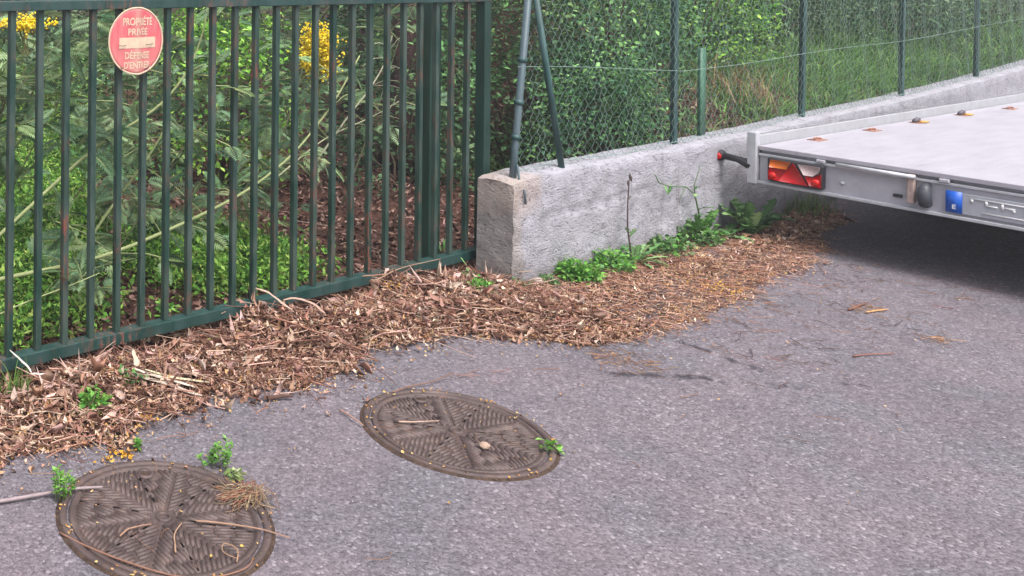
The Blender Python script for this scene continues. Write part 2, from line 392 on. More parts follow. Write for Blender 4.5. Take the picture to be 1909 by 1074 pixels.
def castiron():
    m, nt, bs = newmat('cast_iron'); p = objco(nt)
    c = ramp(nt, noise(nt, p, 7, 5), [(.3, lin(70, 58, 57)), (.55, lin(88, 74, 72)), (.75, lin(106, 92, 88))])
    c = mix(nt, .8, c, ramp(nt, noise(nt, p, 70, 4), [(.3, (.75,) * 3), (.7, (1.2,) * 3)]), 'MULTIPLY')
    c = mix(nt, math_(nt, 'MULTIPLY', ramp(nt, noise(nt, p, 20, 4), [(.55, (0,) * 3), (.7, (1,) * 3)]), .4), c, lin(112, 84, 70))
    nt.links.new(c, bs.inputs['Base Color']); bs.inputs['Roughness'].default_value = .62; bs.inputs['Metallic'].default_value = .15
    bump(nt, bs, noise(nt, p, 170, 4), .4, .003); return m
M_IRON = castiron()
M_GRIME = soil('grime', (54, 45, 41), (78, 64, 57), (100, 82, 70))
def bark():
    m, nt, bs = newmat('bark'); p = objco(nt)
    n1 = noise(nt, mapping(nt, p, (1, 1, .25)), 22, 5, .7)
    c = ramp(nt, n1, [(.3, lin(34, 24, 22)), (.55, lin(66, 46, 42)), (.75, lin(98, 74, 66))])
    nt.links.new(c, bs.inputs['Base Color']); bs.inputs['Roughness'].default_value = .95
    bump(nt, bs, n1, .9, .03); return m
M_BARK = bark()

def signmat():
    m, nt, bs = newmat('faded_sign'); p = objco(nt, False); sx = nt.nodes.new('ShaderNodeSeparateXYZ'); nt.links.new(p, sx.inputs[0])
    ridge = ramp(nt, math_(nt, 'ABSOLUTE', sx.outputs[0]), [(.0, (1,) * 3), (.03, (0,) * 3)])
    n = noise(nt, mapping(nt, p, (3, 1, .8)), 11, 4)
    base = ramp(nt, n, [(.3, lin(212, 78, 92)), (.5, lin(216, 104, 112)), (.75, lin(214, 132, 132))])
    low = ramp(nt, math_(nt, 'MULTIPLY_ADD', sx.outputs[2], -3.4, .5), [(.3, (0,) * 3), (1, (1,) * 3)])
    c = mix(nt, math_(nt, 'MULTIPLY', low, .6), base, lin(218, 146, 138))
    c = mix(nt, math_(nt, 'MULTIPLY', math_(nt, 'MULTIPLY', ridge, n), .9), c, lin(206, 176, 158))
    c = mix(nt, 1.0, c, (.8,) * 3, 'MULTIPLY')
    nt.links.new(c, bs.inputs['Base Color']); bs.inputs['Roughness'].default_value = .55; return m
M_SIGN = signmat()
M_CREAM = simple('cream_print', lin(222, 196, 170), .6, 0, .1, 40)

# ------------------------------------------------------------------ setting: ground, road, bank
def wall_top(x): return np.interp(x, [2.9, 3.4, 4.6, 5.6, 6.45, 8.2, 10, 11.1, 15, 22], [.563, .572, .574, .59, .613, .648, .71, .76, .94, 1.25])
def H(x, y):
    x = np.asarray(x, float); y = np.asarray(y, float)
    b = sstep(0, 1.8, x - 3.9 - .9 * np.maximum(y, 0)) * (np.clip((wall_top(x) - .12), 0, 3) + .5 * np.clip(y, 0, 6))
    far = .16 * np.clip(y - 3, 0, 30) * sstep(3, 6, y)
    z = np.maximum(b, far) + .06 * (fbm(x * .9, y * .9, 3) - .5) * sstep(.3, 1.2, y)
    return np.where(y < -.06, 0, z * sstep(-.07, .05, y))
def grid(xs, ys, zf, mat, name):
    X, Y = np.meshgrid(xs, ys, indexing='ij'); Z = zf(X, Y); nx, ny = X.shape
    i, j = np.meshgrid(np.arange(nx - 1), np.arange(ny - 1), indexing='ij'); a = (i * ny + j).ravel()
    g = G(); g.add(np.stack([X, Y, Z], -1).reshape(-1, 3), None, np.stack([a, a + ny, a + ny + 1, a + 1], -1))
    return g.build(name, mat, smooth=True)
gx = np.r_[np.linspace(-400, -10, 14), np.linspace(-8, 22, 121), np.linspace(25, 400, 14)]
gy = np.r_[np.linspace(-400, -8, 14), np.linspace(-6, -.5, 12), np.linspace(-.07, 10, 85), np.linspace(12, 400, 14)]
tag(grid(gx, gy, lambda X, Y: H(X, np.clip(Y, -400, 14)) - .012, M_SOIL, 'ground'), kind='structure')
g = G(); g.add([(-60, -60, -.004), (80, -60, -.004), (80, -.05, -.004), (-60, -.05, -.004)], None, [(0, 1, 2, 3)])
tag(g.build('road', M_ASPH), kind='structure')
# soil bank held by the wall
tag(grid(np.linspace(2.95, 22, 150), np.r_[np.linspace(-.075, 8, 70)], lambda X, Y: H(X, Y) + .008 + .05 * (fbm(X * 4, Y * 4, 9) - .5) * sstep(0, .2, Y) - .4 * (1 - sstep(.1, .5, H(X, Y))), M_BANK, 'bank'), kind='structure')

# ------------------------------------------------------------------ low concrete wall
def build_wall():
    g = G(); xs = np.r_[np.arange(2.907, 7, .022), np.arange(7, 22, .1)]
    Y0, Y1 = -.289, -.078
    tv = np.linspace(0, 1, 26); uy = np.linspace(0, 1, 9)
    def disp(x, z): return .011 * (fbm(x * 11, z * 13, 21, 4) - .5) * 2 + .010 * np.exp(-((z - (.335 + .05 * (x - 3.2) / 1.2)) / .012) ** 2) * sstep(3.0, 3.3, x) * (1 - sstep(4.2, 4.5, x))
    def sheet(P, flip=False):
        nx, ny = P.shape[:2]; i, j = np.meshgrid(np.arange(nx - 1), np.arange(ny - 1), indexing='ij'); a = (i * ny + j).ravel()
        q = np.stack([a, a + ny, a + ny + 1, a + 1], -1)
        if flip: q = q[:, ::-1]
        g.add(P.reshape(-1, 3), None, q)
    tops = wall_top(xs) + .012 * (fbm(xs * 6, xs * 0 + 3, 4) - .5) - .02 * (1 - sstep(2.9, 3.0, xs)) * vnoise(xs * 30, xs * 0, 8)
    X, T = np.meshgrid(xs, tv, indexing='ij'); Z = -.05 + T * (tops[:, None] + .05)
    ed = 1 - sstep(.93, 1, T); 
    Yf = Y0 + disp(X, Z) * (.3 + .7 * ed) + .008 * (T > .985)
    Xf = X + 0 * X; Xf[0] += .006 * (fbm(Z[0] * 18, Z[0] * 0, 2) - .5) * 2 + .012 * sstep(.9, 1, T[0])
    sheet(np.stack([Xf, Yf, Z], -1))
    # top, chipped along its edges
    X2, U = np.meshgrid(xs, uy, indexing='ij'); Yt = Yf[:, -1][:, None] + U * (Y1 - Yf[:, -1][:, None])
    Zt = Z[:, -1][:, None] + (.012 * (fbm(X2 * 9, U * 4, 5) - .5) + .01 * np.sin(np.pi * U)) * np.minimum(1, 6 * U * (1 - U))
    Xt = X2.copy(); Xt[0] += np.linspace(Xf[0, -1] - xs[0], .01, 9)
    sheet(np.stack([Xt, Yt, Zt], -1))
    # end face
    U3, T3 = np.meshgrid(uy, tv, indexing='ij')
    Y3 = Yf[0][None, :] + U3 * (Y1 - Yf[0][None, :]); Z3 = -.05 + T3 * (Zt[0][:, None] + .05)
    X3 = 2.907 + .02 * (fbm(Y3 * 14, Z3 * 10, 31, 4) - .5) * np.minimum(1, 8 * U3 * (1 - U3)) + (Xf[0][None, :] - 2.907) * (1 - U3) + U3 * .01 * T3 - .02 * (1 - sstep(0, .16, T3)) * np.minimum(1, 8 * U3 * (1 - U3))
    sheet(np.stack([X3, Y3, Z3], -1), True)
    back = np.stack([np.stack([Xt[:, -1], Yt[:, -1], Zt[:, -1]], -1), np.stack([Xt[:, -1], Yt[:, -1], Zt[:, -1] * 0 - .05], -1)], 1); sheet(back)
    o = g.build('concrete_wall', M_WALL, smooth=True)
    tag(o, 'long low rough rendered concrete wall with chipped sandy end beside the green gate', 'wall')
build_wall()

# ------------------------------------------------------------------ sliding gate
SP = .1326
gate = empty('sliding_gate', (0, 0, 0), 'dark green steel bar gate with rust spots, standing over the leaf litter', 'gate')
bevel_box('top_rail', M_RAIL, -1.3, 3.10, -.03, .03, 1.514, 1.554, .003, 2, gate)
bevel_box('bottom_rail', M_RAIL, -1.3, 3.10, -.027, .027, .074, .124, .003, 2, gate)
b0 = bevel_box('bar', M_GATE, -.0135, .0135, -.0135, .0135, .124, 1.514, .002, 1, gate)
for n in range(-9, 23):
    o = b0 if n == -9 else b0.copy()
    if n > -9: COL.objects.link(o)
    o.parent = gate; o.location = (n * SP + random.uniform(-.002, .002), 0, 0); o.rotation_euler = (random.uniform(-.002, .002), random.uniform(-.0015, .0015), random.uniform(-.03, .03))
bevel_box('end_post', M_POST, 3.042, 3.102, -.028, .028, .126, 1.514, .003, 2, gate)
gp = empty('guide_post', (2.775, .135, 0), 'thick square green post standing directly behind the gate bars near the wall', 'post')
bevel_box('shaft', M_POST, -.048, .048, -.048, .048, -.02, 1.95, .004, 2, gp)
bevel_box('base_plate', M_POST, -.09, .09, -.09, .09, -.01, .016, .003, 1, gp)

# ------------------------------------------------------------------ sign on the gate
def build_sign():
    sx, sz, sy = .588, 1.378, -.052
    s = empty('round_sign', (sx, sy, sz), 'round faded red sign reading PROPRIÉTÉ PRIVÉE wired to the gate bars', 'sign')
    Rr = .146
    def bend(x): return -.010 * np.exp(-(np.asarray(x) / .022) ** 2) + .006 * (np.asarray(x) / Rr) ** 2
    def disc(r0, r1, name, mat, off):
        g = G(); a = np.linspace(0, 2 * np.pi, 73)[:-1]; rs = np.linspace(r0, r1, 14 if r0 == 0 else 3); V = []
        for r in rs:
            x = r * np.cos(a); V.append(np.c_[x, bend(x) - off, r * np.sin(a)])
        q = []
        for i in range(len(rs) - 1):
            for k in range(72): q.append((i * 72 + k, i * 72 + (k + 1) % 72, (i + 1) * 72 + (k + 1) % 72, (i + 1) * 72 + k))
        g.add(np.concatenate(V), None, q); o = g.build(name, mat, s, smooth=True)
        md = o.modifiers.new('thickness', 'SOLIDIFY'); md.thickness = .0018; md.offset = -1 if False else 0
        return o
    disc(0, Rr - .007, 'face', M_SIGN, 0); disc(Rr - .0075, Rr, 'rim', M_CREAM, .0012)
    g = G(); xs = np.linspace(-.092, .1, 20); z0, z1 = -.031, .015
    V = np.concatenate([np.c_[xs, bend(xs) - .0022, np.full(20, z)] for z in (z0, z1)]); g.add(V, None, [(i, i + 1, i + 21, i + 20) for i in range(19)])
    g.build('white_bar', M_CREAM, s)
    def text(body, cx, cz, wid, hei):
        c = bpy.data.curves.new('lettering', 'FONT'); c.body = body; c.align_x = 'CENTER'; c.align_y = 'CENTER'; c.size = .04; c.offset = .0011; c.fill_mode = 'FRONT'
        ob = bpy.data.objects.new('lettering', c); COL.objects.link(ob); bpy.context.view_layer.update()
        me = bpy.data.meshes.new_from_object(ob.evaluated_get(bpy.context.evaluated_depsgraph_get()))
        bpy.data.objects.remove(ob)
        bm = bmesh.new(); bm.from_mesh(me); bmesh.ops.triangulate(bm, faces=bm.faces); bm.to_mesh(me); bm.free()
        v = np.zeros(len(me.vertices) * 3, np.float32); me.vertices.foreach_get('co', v); v = v.reshape(-1, 3)
        lo, hi = v.min(0), v.max(0); x = (v[:, 0] - (lo[0] + hi[0]) / 2) / (hi[0] - lo[0]) * wid + cx; z = (v[:, 1] - (lo[1] + hi[1]) / 2) / (hi[1] - lo[1]) * hei + cz
        me.vertices.foreach_set('co', np.c_[x, bend(x) - .0024, z].astype(np.float32).ravel()); me.update()
        me.materials.clear(); me.materials.append(M_CREAM); return link('lettering', me, s)
    text('PROPRIÉTÉ', .004, .087, .156, .042); text('PRIVÉE', .004, .043, .102, .036)
    text('DÉFENSE', .002, -.058, .128, .038); text("D'ENTRER", .002, -.103, .138, .031)
    for pts in ([(-.1, -.006, -.017), (-.082, -.012, -.019), (-.062, -.006, -.016)], [(.046, -.004, -.017), (.064, -.009, -.018), (.082, -.005, -.014)], [(-.095, .008, -.1), (-.078, -.004, -.118), (-.068, .01, -.13)], [(.04, .0, -.128), (.06, -.006, -.115), (.074, .006, -.1)]):
        g = G(); tube(g, pts, .0013, 5); g.build('wire_tie', M_BLACK, s)
build_sign()

# ------------------------------------------------------------------ chain-link fence on the wall
def build_fence():
    FY = -.215
    f = empty('chain_link_fence', (3.0, FY, 0), 'green chain-link fence with slim posts standing on the low concrete wall', 'fence')
    def part(g, name, mat, smooth=False): 
        o = g.build(name, mat, f, smooth); o.location = (-3.0, -FY, 0); return o
    g = G(); tube(g, [(3.012, FY, .47), (3.036, FY, .72), (3.18, FY, 1.80)], .019, 10); o = part(g, 'terminal_post', M_TPOST, True); o['label'] = 'grey-blue leaning end post'
    g = G(); tube(g, [(3.47, FY - .012, .54), (3.163, FY - .03, 1.56)], .017, 8); part(g, 'brace', M_FPOST, True)
    for zz in (.78, .97, 1.2):
        xx = 3.036 + (zz - .72) * .133; g = G(); tube(g, [(xx + .003 * (k - 1), FY, zz + .012 * (k - 1)) for k in range(3)], .024, 10); part(g, 'clamp', M_FPOST)
    for i, x in enumerate([4.775, 6.6, 8.456, 10.217, 12.0, 13.9, 15.8]):
        z = float(wall_top(x)); g = G(); w = .019; ln = .018 * (i > 0)
        prof = [(-w, -.004), (w, -.004), (w, .004), (.004, .004), (.004, .032), (-.004, .032), (-.004, .004), (-w, .004)]
        V = [];
        for zz in (z - .05, z + 1.3): V += [(x + a + ln * (zz - z), FY + .02 + b, zz) for a, b in prof]
        g.add(V, [], [(k, (k + 1) % 8, 8 + (k + 1) % 8, 8 + k) for k in range(8)]); part(g, 'post', M_FPOST)
    for hz, r in ((.48, .0018), (.03, .002), (1.25, .0026)):
        g = G(); xs = np.arange(3.05, 16, .35); tube(g, [(x, FY - .006, wall_top(x) + hz + (.12 * max(0, (4.775 - x) / 1.7) if hz == .48 else 0) + (.012 * math.sin(x * 4.1) if hz < .1 else .006 * math.sin(x * 2))) for x in xs], r, 4); part(g, 'tension_wire', M_WIRE)
    # woven wires, one zigzag each
    g = G(); p = .035; nz = 36
    for i in range(int((15.8 - 3.03) / p)):
        x0 = 3.03 + p * (i + .5)
        k = np.arange(nz); z = .012 + k * .036; x = x0 + np.where((k + i) % 2 == 0, -1, 1) * (p * .5 + .001)
        zb = wall_top(np.full(nz, x0)) + z + .006 * math.sin(i * 1.7)
        lean = 3.036 + (zb - .72) * .133 + .02
        x = np.maximum(x, lean); P = np.c_[x + .004 * np.sin(z * 9 + i), FY + .010 + .008 * np.sin(z * 5 + i * .7) + np.where(k % 2 == 0, -.002, .002), zb]
        tube(g, P, .0014, 3, cap=False)
    o = part(g, 'wire_mesh', M_WIRE); o['kind'] = 'stuff'
    g = G(); tube(g, [(3.012, FY - .03, .64), (3.01, FY - .045, .55), (3.0, FY - .083, .50), (3.0, FY - .086, .44)], .006, 6); part(g, 'loose_wire_end', M_TPOST)
build_fence()
st = empty('steel_stake', (5.262, -.13, .62), 'pale green slim stake standing behind the chain-link fence in the shrub', 'stake')
g = G(); box(g, -.034, .034, -.004, .004, -.12, .56); box(g, -.004, .004, .004, .03, -.12, .56); g.build('shaft', simple('stake_paint', lin(72, 120, 96), .5), st)

# ------------------------------------------------------------------ manhole covers
def manhole(cx, cy, rot, HA, label):
    mh = empty('manhole_cover', (cx, cy, 0), label, 'manhole cover', 'cast iron manhole covers in the asphalt', rot)
    RO = .319
    g = G(); lathe(g, [(RO + .006, -.02), (RO + .004, .004), (RO, .007), (RO - .016, .006), (RO - .019, -.004), (RO - .019, -.02)], 80); g.build('frame', M_IRON, mh, True)
    g = G(); lathe(g, [(RO + .016, -.0035), (RO + .010, .001), (RO + .004, .0008)], 80); g.build('grime_ring', M_GRIME, mh, True)
    RC = RO - .026
    g = G(); lathe(g, [(RC, -.02), (RC, .002), (RC - .003, .0045), (RC - .012, .005), (RC - .015, -.002), (.26, -.003), (.2, -.003), (.1, -.003), (.0, -.003)], 80)
    g.build('plate', M_IRON, mh, True)
    RI = RC - .020; g = G()
    def bar(p, q, w=.0100, h=.0032):
        p = np.array(p); q = np.array(q); d = (q - p); L = np.linalg.norm(d)
        if L < .012: return
        d /= L; n = np.array([-d[1], d[0]]); V = []
        for zz, ww, ee in ((-.004, w * .56, 0), (h, w * .42, .0015)):
            for s, e in ((-1, p + d * ee), (1, p + d * ee), (1, q - d * ee), (-1, q - d * ee)): V.append((*(e + n * s * ww), zz))
        g.add(V, None, [(4, 5, 6, 7), (0, 1, 5, 4), (1, 2, 6, 5), (2, 3, 7, 6), (3, 0, 4, 7)])
    ka = math.radians(HA) - rot; holes = [((RC - .05) * math.cos(ka), (RC - .05) * math.sin(ka))]
    for qd in range(6):                                        # six sectors of chevrons pointing at the middle
        th = qd * math.pi / 3; er = np.array([math.cos(th), math.sin(th)]); et = np.array([-er[1], er[0]])
        for sg in (-1, 1):
            d = (er + sg * et) / math.sqrt(2)
            for k in range(1, 16):
                r0 = .02 + k * .0215; p0 = er * r0 + sg * et * .006
                b = p0 @ d; c = p0 @ p0 - RI ** 2
                if c >= 0: continue
                L = min(-b + math.sqrt(b * b - c), r0 * 1.93 - .012)
                segs = max(1, int(L / .065 + .5))
                for j in range(segs):
                    a0 = L * j / segs + (.004 if j else 0); a1 = L * (j + 1) / segs - .004
                    m = p0 + d * (a0 + a1) / 2
                    if any(np.hypot(*(m - np.array(h))) < .045 for h in holes): continue
                    bar(p0 + d * a0, p0 + d * a1)
        d = er * math.cos(math.pi / 6) + et * math.sin(math.pi / 6)
        for a0 in np.arange(.05, RI - .03, .075): bar(d * a0, d * min(RI, a0 + .068), .007)
    g.build('raised_ribs', M_IRON, mh)
    g = G(); lathe(g, [(.024, -.003), (.023, .005), (.017, .005), (.016, -.003)], 32); g.build('centre_ring', M_IRON, mh, True)
    for hx, hy in holes:
        g = G(); lathe(g, [(.027, .0), (.025, .007), (.019, .007), (.017, .0015)], 28, (hx, hy, 0)); g.build('keyhole_rim', M_IRON, mh, True)
        g = G(); lathe(g, [(.0172, .0022), (.0, .0022)], 28, (hx, hy, 0)); g.build('keyhole', M_GRIME, mh)
manhole(-.014, -1.012, R(43), 66, 'brown cast iron manhole cover with a twig, straw and green sprouts on its rim')
manhole(1.272, -1.110, R(46), 67, 'brown cast iron manhole cover with a stone on it, nearer the concrete wall')

# ------------------------------------------------------------------ flatbed trailer
def build_trailer():
    t = empty('flatbed_trailer', (5.144, -.50, .0737), 'pale grey flatbed trailer parked beside the wall with a red tail light', 'trailer', rz=R(-1.6)); t.scale = (.957, .957, .957)
    Wd = 2.25; Ln = 4.9
    # local: x forward from the rear face, y from 0 (left side) to -Wd
    bevel_box('deck', M_DECK, -.006, Ln, -Wd, -.002, .520, .549, .004, 2, t)
    bevel_box('shade_panel', simple('shade_panel_dark', lin(52, 46, 46), .7), .06, Ln - .02, -Wd + .01, -.012, .500, .5185, .002, 1, t)  # unseen dark panel added to deepen the shade below the deck
    for y0, y1 in ((.004, .024), (-Wd - .026, -Wd - .006)): bevel_box('side_rail', M_RAILG, .012, Ln, y0, y1, .38, .612, .004, 2, t)
    bevel_box('upper_flange', M_GALV, -.004, .05, -Wd, -.002, .484, .500, .003, 2, t)
    bevel_box('rear_crossmember', M_GALVD, .012, .03, -Wd, -.002, .318, .484, .002, 1, t)
    bevel_box('top_channel', M_GALVD, .03, .05, -Wd, -.002, .500, .5195, .002, 1, t)
    bevel_box('lower_flange', M_GALV, -.012, .06, -Wd - .005, .004, .300, .320, .004, 2, t)
    for y0, y1 in ((.002, .054), (-Wd - .054, -Wd - .002)): bevel_box('corner_post', M_GALV, -.03, .028, y0, y1, .295, .635, .006, 2, t)
    # tail light
    def tail(y0, mirror=1):
        tl = bevel_box('tail_light', M_BLACK, -.034, .010, y0 - .30, y0, .333, .486, .012, 3, t)
        def pl(name, mat, pts, x=-.041):
            g = G(); n = len(pts); V = [(x, y0 - .008 - a * .284 if mirror > 0 else y0 - .292 + a * .284, .341 + b * .137) for a, b in pts] + [(-.030, y0 - .008 - a * .284 if mirror > 0 else y0 - .292 + a * .284, .341 + b * .137) for a, b in pts]
            cxy = np.mean(V[:n], 0); V.append(cxy)
            g.add(V, [(2 * n, k, (k + 1) % n) for k in range(n)], [(k, (k + 1) % n, n + (k + 1) % n, n + k) for k in range(n)])
            return g.build(name, mat, tl)
        pl('amber_lens', M_AMBER, [(.02, .62), (.36, .62), (.42, .98), (.05, .98)])
        pl('red_lens', M_RED, [(.0, .04), (.24, .04), (.36, .58), (.02, .58)])
        pl('reflector_triangle', M_RED, [(.21, .03), (.77, .03), (.47, .96)], -.044)
        pl('reversing_lens', M_WHITE, [(.56, .96), (.97, .96), (.95, .70), (.84, .50), (.68, .50)])
        pl('red_lens', M_RED, [(.79, .04), (1.0, .04), (.99, .66), (.85, .46), (.70, .46)])
        for a in (.09, .9):
            g = G(); yy = y0 - .008 - a * .284; tube(g, [(-.046, yy, .375), (-.036, yy, .375)], .020, 16); g.build('bulb_spot', M_RED2, tl)
    tail(-.062); tail(-Wd + .362)
    # side marker on a rubber arm
    for sgn, y in ((1, .06), (-1, -Wd - .06)):
        g = G(); tube(g, [(.0, y - .02 * sgn, .405), (-.004, y + .02 * sgn, .425), (-.008, y + .06 * sgn, .437), (-.01, y + .14 * sgn, .445)], [.034, .028, .021, .023], 10)
        tube(g, [(-.034, y + .165 * sgn, .444), (-.022, y + .165 * sgn, .444), (.02, y + .165 * sgn, .444), (.03, y + .165 * sgn, .444)], [.03, .036, .036, .026], 16)
        a = g.build('marker_light', M_BLACK, t, True)
        g = G(); tube(g, [(-.043, y + .166 * sgn, .440), (-.03, y + .166 * sgn, .440)], [.022, .028], 14); g.build('red_lens', M_RED, a)
    # handle bar, bracket, bolt, plate lamp
    g = G(); tube(g, [(-.03, -.425, .508), (-.034, -.6, .507), (-.034, -.80, .506)], .013, 8); hb = g.build('handle_bar', M_GALV, t, True)
    bk = bevel_box('bracket', simple('stained_steel', lin(184, 160, 152), .7, 0, .22, 40), -.03, .008, -.792, -.762, .350, .517, .003, 1, t); bk['label'] = 'rust-stained bracket'
    g = G(); tube(g, [(.0, -.443, .392), (.014, -.443, .392)], .012, 8); g.build('bolt', M_GALV, t)
    g = G(); tube(g, [(.004, -.69, .375), (.004, -.73, .375)], .010, 8); g.build('slot', M_BLACK, t)
    for y in (-.34, -.92): bevel_box('stop_block', M_GALVD, -.02, .01, y - .022, y + .022, .500, .519, .003, 1, t)
    g = G(); a = np.linspace(0, math.pi, 9)
    tube(g, [(.01, -.84, .352), (-.012, -.84, .358), (-.034, -.84, .40), (-.028, -.84, .445), (.008, -.84, .467)], [.018, .032, .034, .03, .02], 12); g.build('plate_lamp', simple('lamp_housing', lin(70, 72, 80), .5), t, True)
    # number plate: its characters are a blur in the photograph
    pl = bevel_box('number_plate', M_PLATE, -.006, .004, -1.445, -.925, .335, .452, .002, 1, t)
    g = G(); box(g, -.011, -.0062, -.996, -.926, .336, .458); g.build('blue_band', M_BLUE, pl)
    c = bpy.data.curves.new('country_letter', 'FONT'); c.body = 'E'; c.align_x = 'CENTER'; c.size = .034; c.offset = .001; c.extrude = .0004
    ob = bpy.data.objects.new('country_letter', c); COL.objects.link(ob); bpy.context.view_layer.update()
    me = bpy.data.meshes.new_from_object(ob.evaluated_get(bpy.context.evaluated_depsgraph_get())); bpy.data.objects.remove(ob)
    me.materials.clear(); me.materials.append(M_WPAINT); e = link('country_letter', me, pl); e.rotation_euler = (R(90), 0, R(-90)); e.location = (-.0118, -.961, .358)
    g = G()
    for (y0, y1, z0, z1) in [(-1.03, -1.42, .428, .436), (-1.03, -1.042, .408, .428), (-1.09, -1.10, .40, .428), (-1.10, -1.14, .40, .408), (-1.155, -1.165, .392, .428), (-1.165, -1.21, .404, .412), (-1.20, -1.21, .39, .404), (-1.25, -1.26, .39, .428), (-1.26, -1.31, .40, .408), (-1.35, -1.36, .386, .428), (-1.08, -1.42, .356, .364)]:
        box(g, -.0098, -.0062, y1, y0, z0, z1)
    g.build('plate_print', M_WPAINT, pl)
    # recessed lashing points with rust round them
    for i, (x, y) in enumerate([(.607, -.062), (1.447, -.060), (2.228, -.062), (3.064, -.068), (3.922, -.110), (.607, -Wd + .1), (1.447, -Wd + .1), (2.228, -Wd + .1), (3.064, -Wd + .1)]):
        y -= .02
        g = G(); box(g, x - .065, x + .065, y - .036, y + .036, .5495, .5525); r = g.build('lashing_plate', M_RUSTY, t)
        g = G(); tube(g, [(x - .035 + .07 * k / 6, y + .01 * math.sin(k), .556 + .008 * math.sin(k * math.pi / 6)) for k in range(7)], .006, 6); g.build('ring', M_RUSTY, r)
        if i in (2, 3):
            g = G(); tube(g, [(x - .05, y + .012, .556), (x - .04, y + .004, .568), (x - .02, y - .006, .580), (x - .006, y - .012, .578)], [.012, .017, .016, .009], 8); g.build('ratchet', simple('ratchet_steel', lin(104, 98, 106), .6, .2), r)
            g = G(); box(g, x - .012, x + .07, y - .045, y + .01, .5535, .562); g.build('strap_end', M_STRAP, r)
    # running gear under the deck
    for y in (-.35, -Wd + .35): bevel_box('chassis_beam', M_GALVD, .05, Ln + .3, y - .03, y + .03, .36, .498, .004, 1, t)
    for x in (2.1, 2.85):
        g = G(); tube(g, [(x, -.2, .185), (x, -Wd + .2, .185)], .035, 10); g.build('axle', M_GALVD, t)
        for y in (-.18, -Wd + .18):
            g = G(); lathe(g, [(.12, -.08), (.2, -.085), (.24, -.06), (.25, -.03), (.25, .03), (.24, .06), (.2, .085), (.12, .08)], 32); wh = g.build('wheel', M_TYRE, t, True); wh.rotation_euler = (R(90), 0, 0); wh.location = (x, y, .185); wh.scale = (1.05,) * 3
            g = G(); lathe(g, [(.13, -.06), (.12, .03), (.05, .05), (.0, .05)], 24); g.build('rim', M_GALV, wh, True)
    g = G(); tube(g, [(Ln, -.6, .42), (Ln + 1.3, -Wd / 2, .42)], .04, 8); tube(g, [(Ln, -Wd + .6, .42), (Ln + 1.3, -Wd / 2, .42)], .04, 8); g.build('drawbar', M_GALV, t)
build_trailer()

# ------------------------------------------------------------------ leaf litter
FE = np.array([(-2, -.50), (-1, -.50), (-.32, -.52), (0, -.56), (.12, -.60), (.26, -.47), (.6, -.5), (.95, -.58), (1.25, -.55), (1.55, -.52), (1.9, -.56), (2.2, -.60), (2.47, -.90), (2.85, -1.02), (3.3, -.98), (4.03, -.93), (4.7, -.92), (5.2, -.80), (5.8, -.56), (6.6, -.42), (9, -.36)])
def front(x): return np.interp(x, FE[:, 0], FE[:, 1]) + .14 * (fbm(np.asarray(x) * 4.5, np.zeros_like(x), 77, 3) - .5)
HUMP = [(1.26, -.07, .085, .10), (1.40, -.22, .04, .16), (2.22, -.07, .085, .09), (1.75, -.30, .035, .22), (2.45, -.3, .03, .25), (.3, -.3, .03, .25), (.75, -.33, .02, .2)]
DIP = [(.0, -.03, .75, .25), (.66, -.03, 1, .14), (1.05, -.03, 1, .12), (1.7, -.02, .8, .2), (2.8, -.1, .6, .14)]
def hl(x, y):
    x = np.asarray(x, float); y = np.asarray(y, float)
    d = y - front(x)
    h = .036 * sstep(0, .36, d) * (.55 + .9 * fbm(x * 5, y * 5, 13)) * (1 - .5 * sstep(-.16, -.05, y) * (1 - sstep(-.03, .1, y)))
    wallside = sstep(2.75, 3.05, x) * (y < .0)
    h = np.where(wallside > 0, h * (1 - wallside * (.55 + .35 * sstep(-.62, -.4, y))), h)
    for a, b, k, r in HUMP: h = h + k * np.exp(-((x - a) ** 2 + (y - b) ** 2) / r ** 2)
    for a, b, k, r in DIP: h = h * (1 - k * np.exp(-((x - a) / r) ** 2 - ((y - b) / .09) ** 2))
    h = np.where(y > .05, .035 * fbm(x * 6, y * 6, 17) + np.maximum(H(x, y), 0) + (h - .035) * (1 - sstep(.05, .35, y)) , h)
    return np.maximum(h, 0)
xs = np.arange(-2, 9, .035); ys = np.r_[np.arange(-1.3, .3, .03), np.arange(.3, 5.5, .08)]
X, Y = np.meshgrid(xs, ys, indexing='ij')
Z = hl(X, Y) - .006; D = Y - front(X)
bare = (X > 2.8) & (Y < -.05) & ((fbm(X * 3, Y * 6, 41) < .5) | (D < .16 + .12 * fbm(X * 7, Y * 7, 14)) | (fbm(X * 14, Y * 14, 15) < .36))
g = G(); nx, ny = X.shape; i, j = np.meshgrid(np.arange(nx - 1), np.arange(ny - 1), indexing='ij')
ok = ((D[:-1, :-1] > .06) & ~bare[:-1, :-1] & ~((X[:-1, :-1] > 2.85) & (Y[:-1, :-1] > -.29) & (Y[:-1, :-1] < -.06))); a = (i * ny + j)[ok]
g.add(np.stack([X, Y, Z], -1).reshape(-1, 3), None, np.stack([a, a + ny, a + ny + 1, a + 1], -1))
tag(g.build('humus', M_HUMUS, smooth=True), 'dark brown crumbled leaf mould under the fallen leaves along the gate', 'leaf mould', kind='stuff')

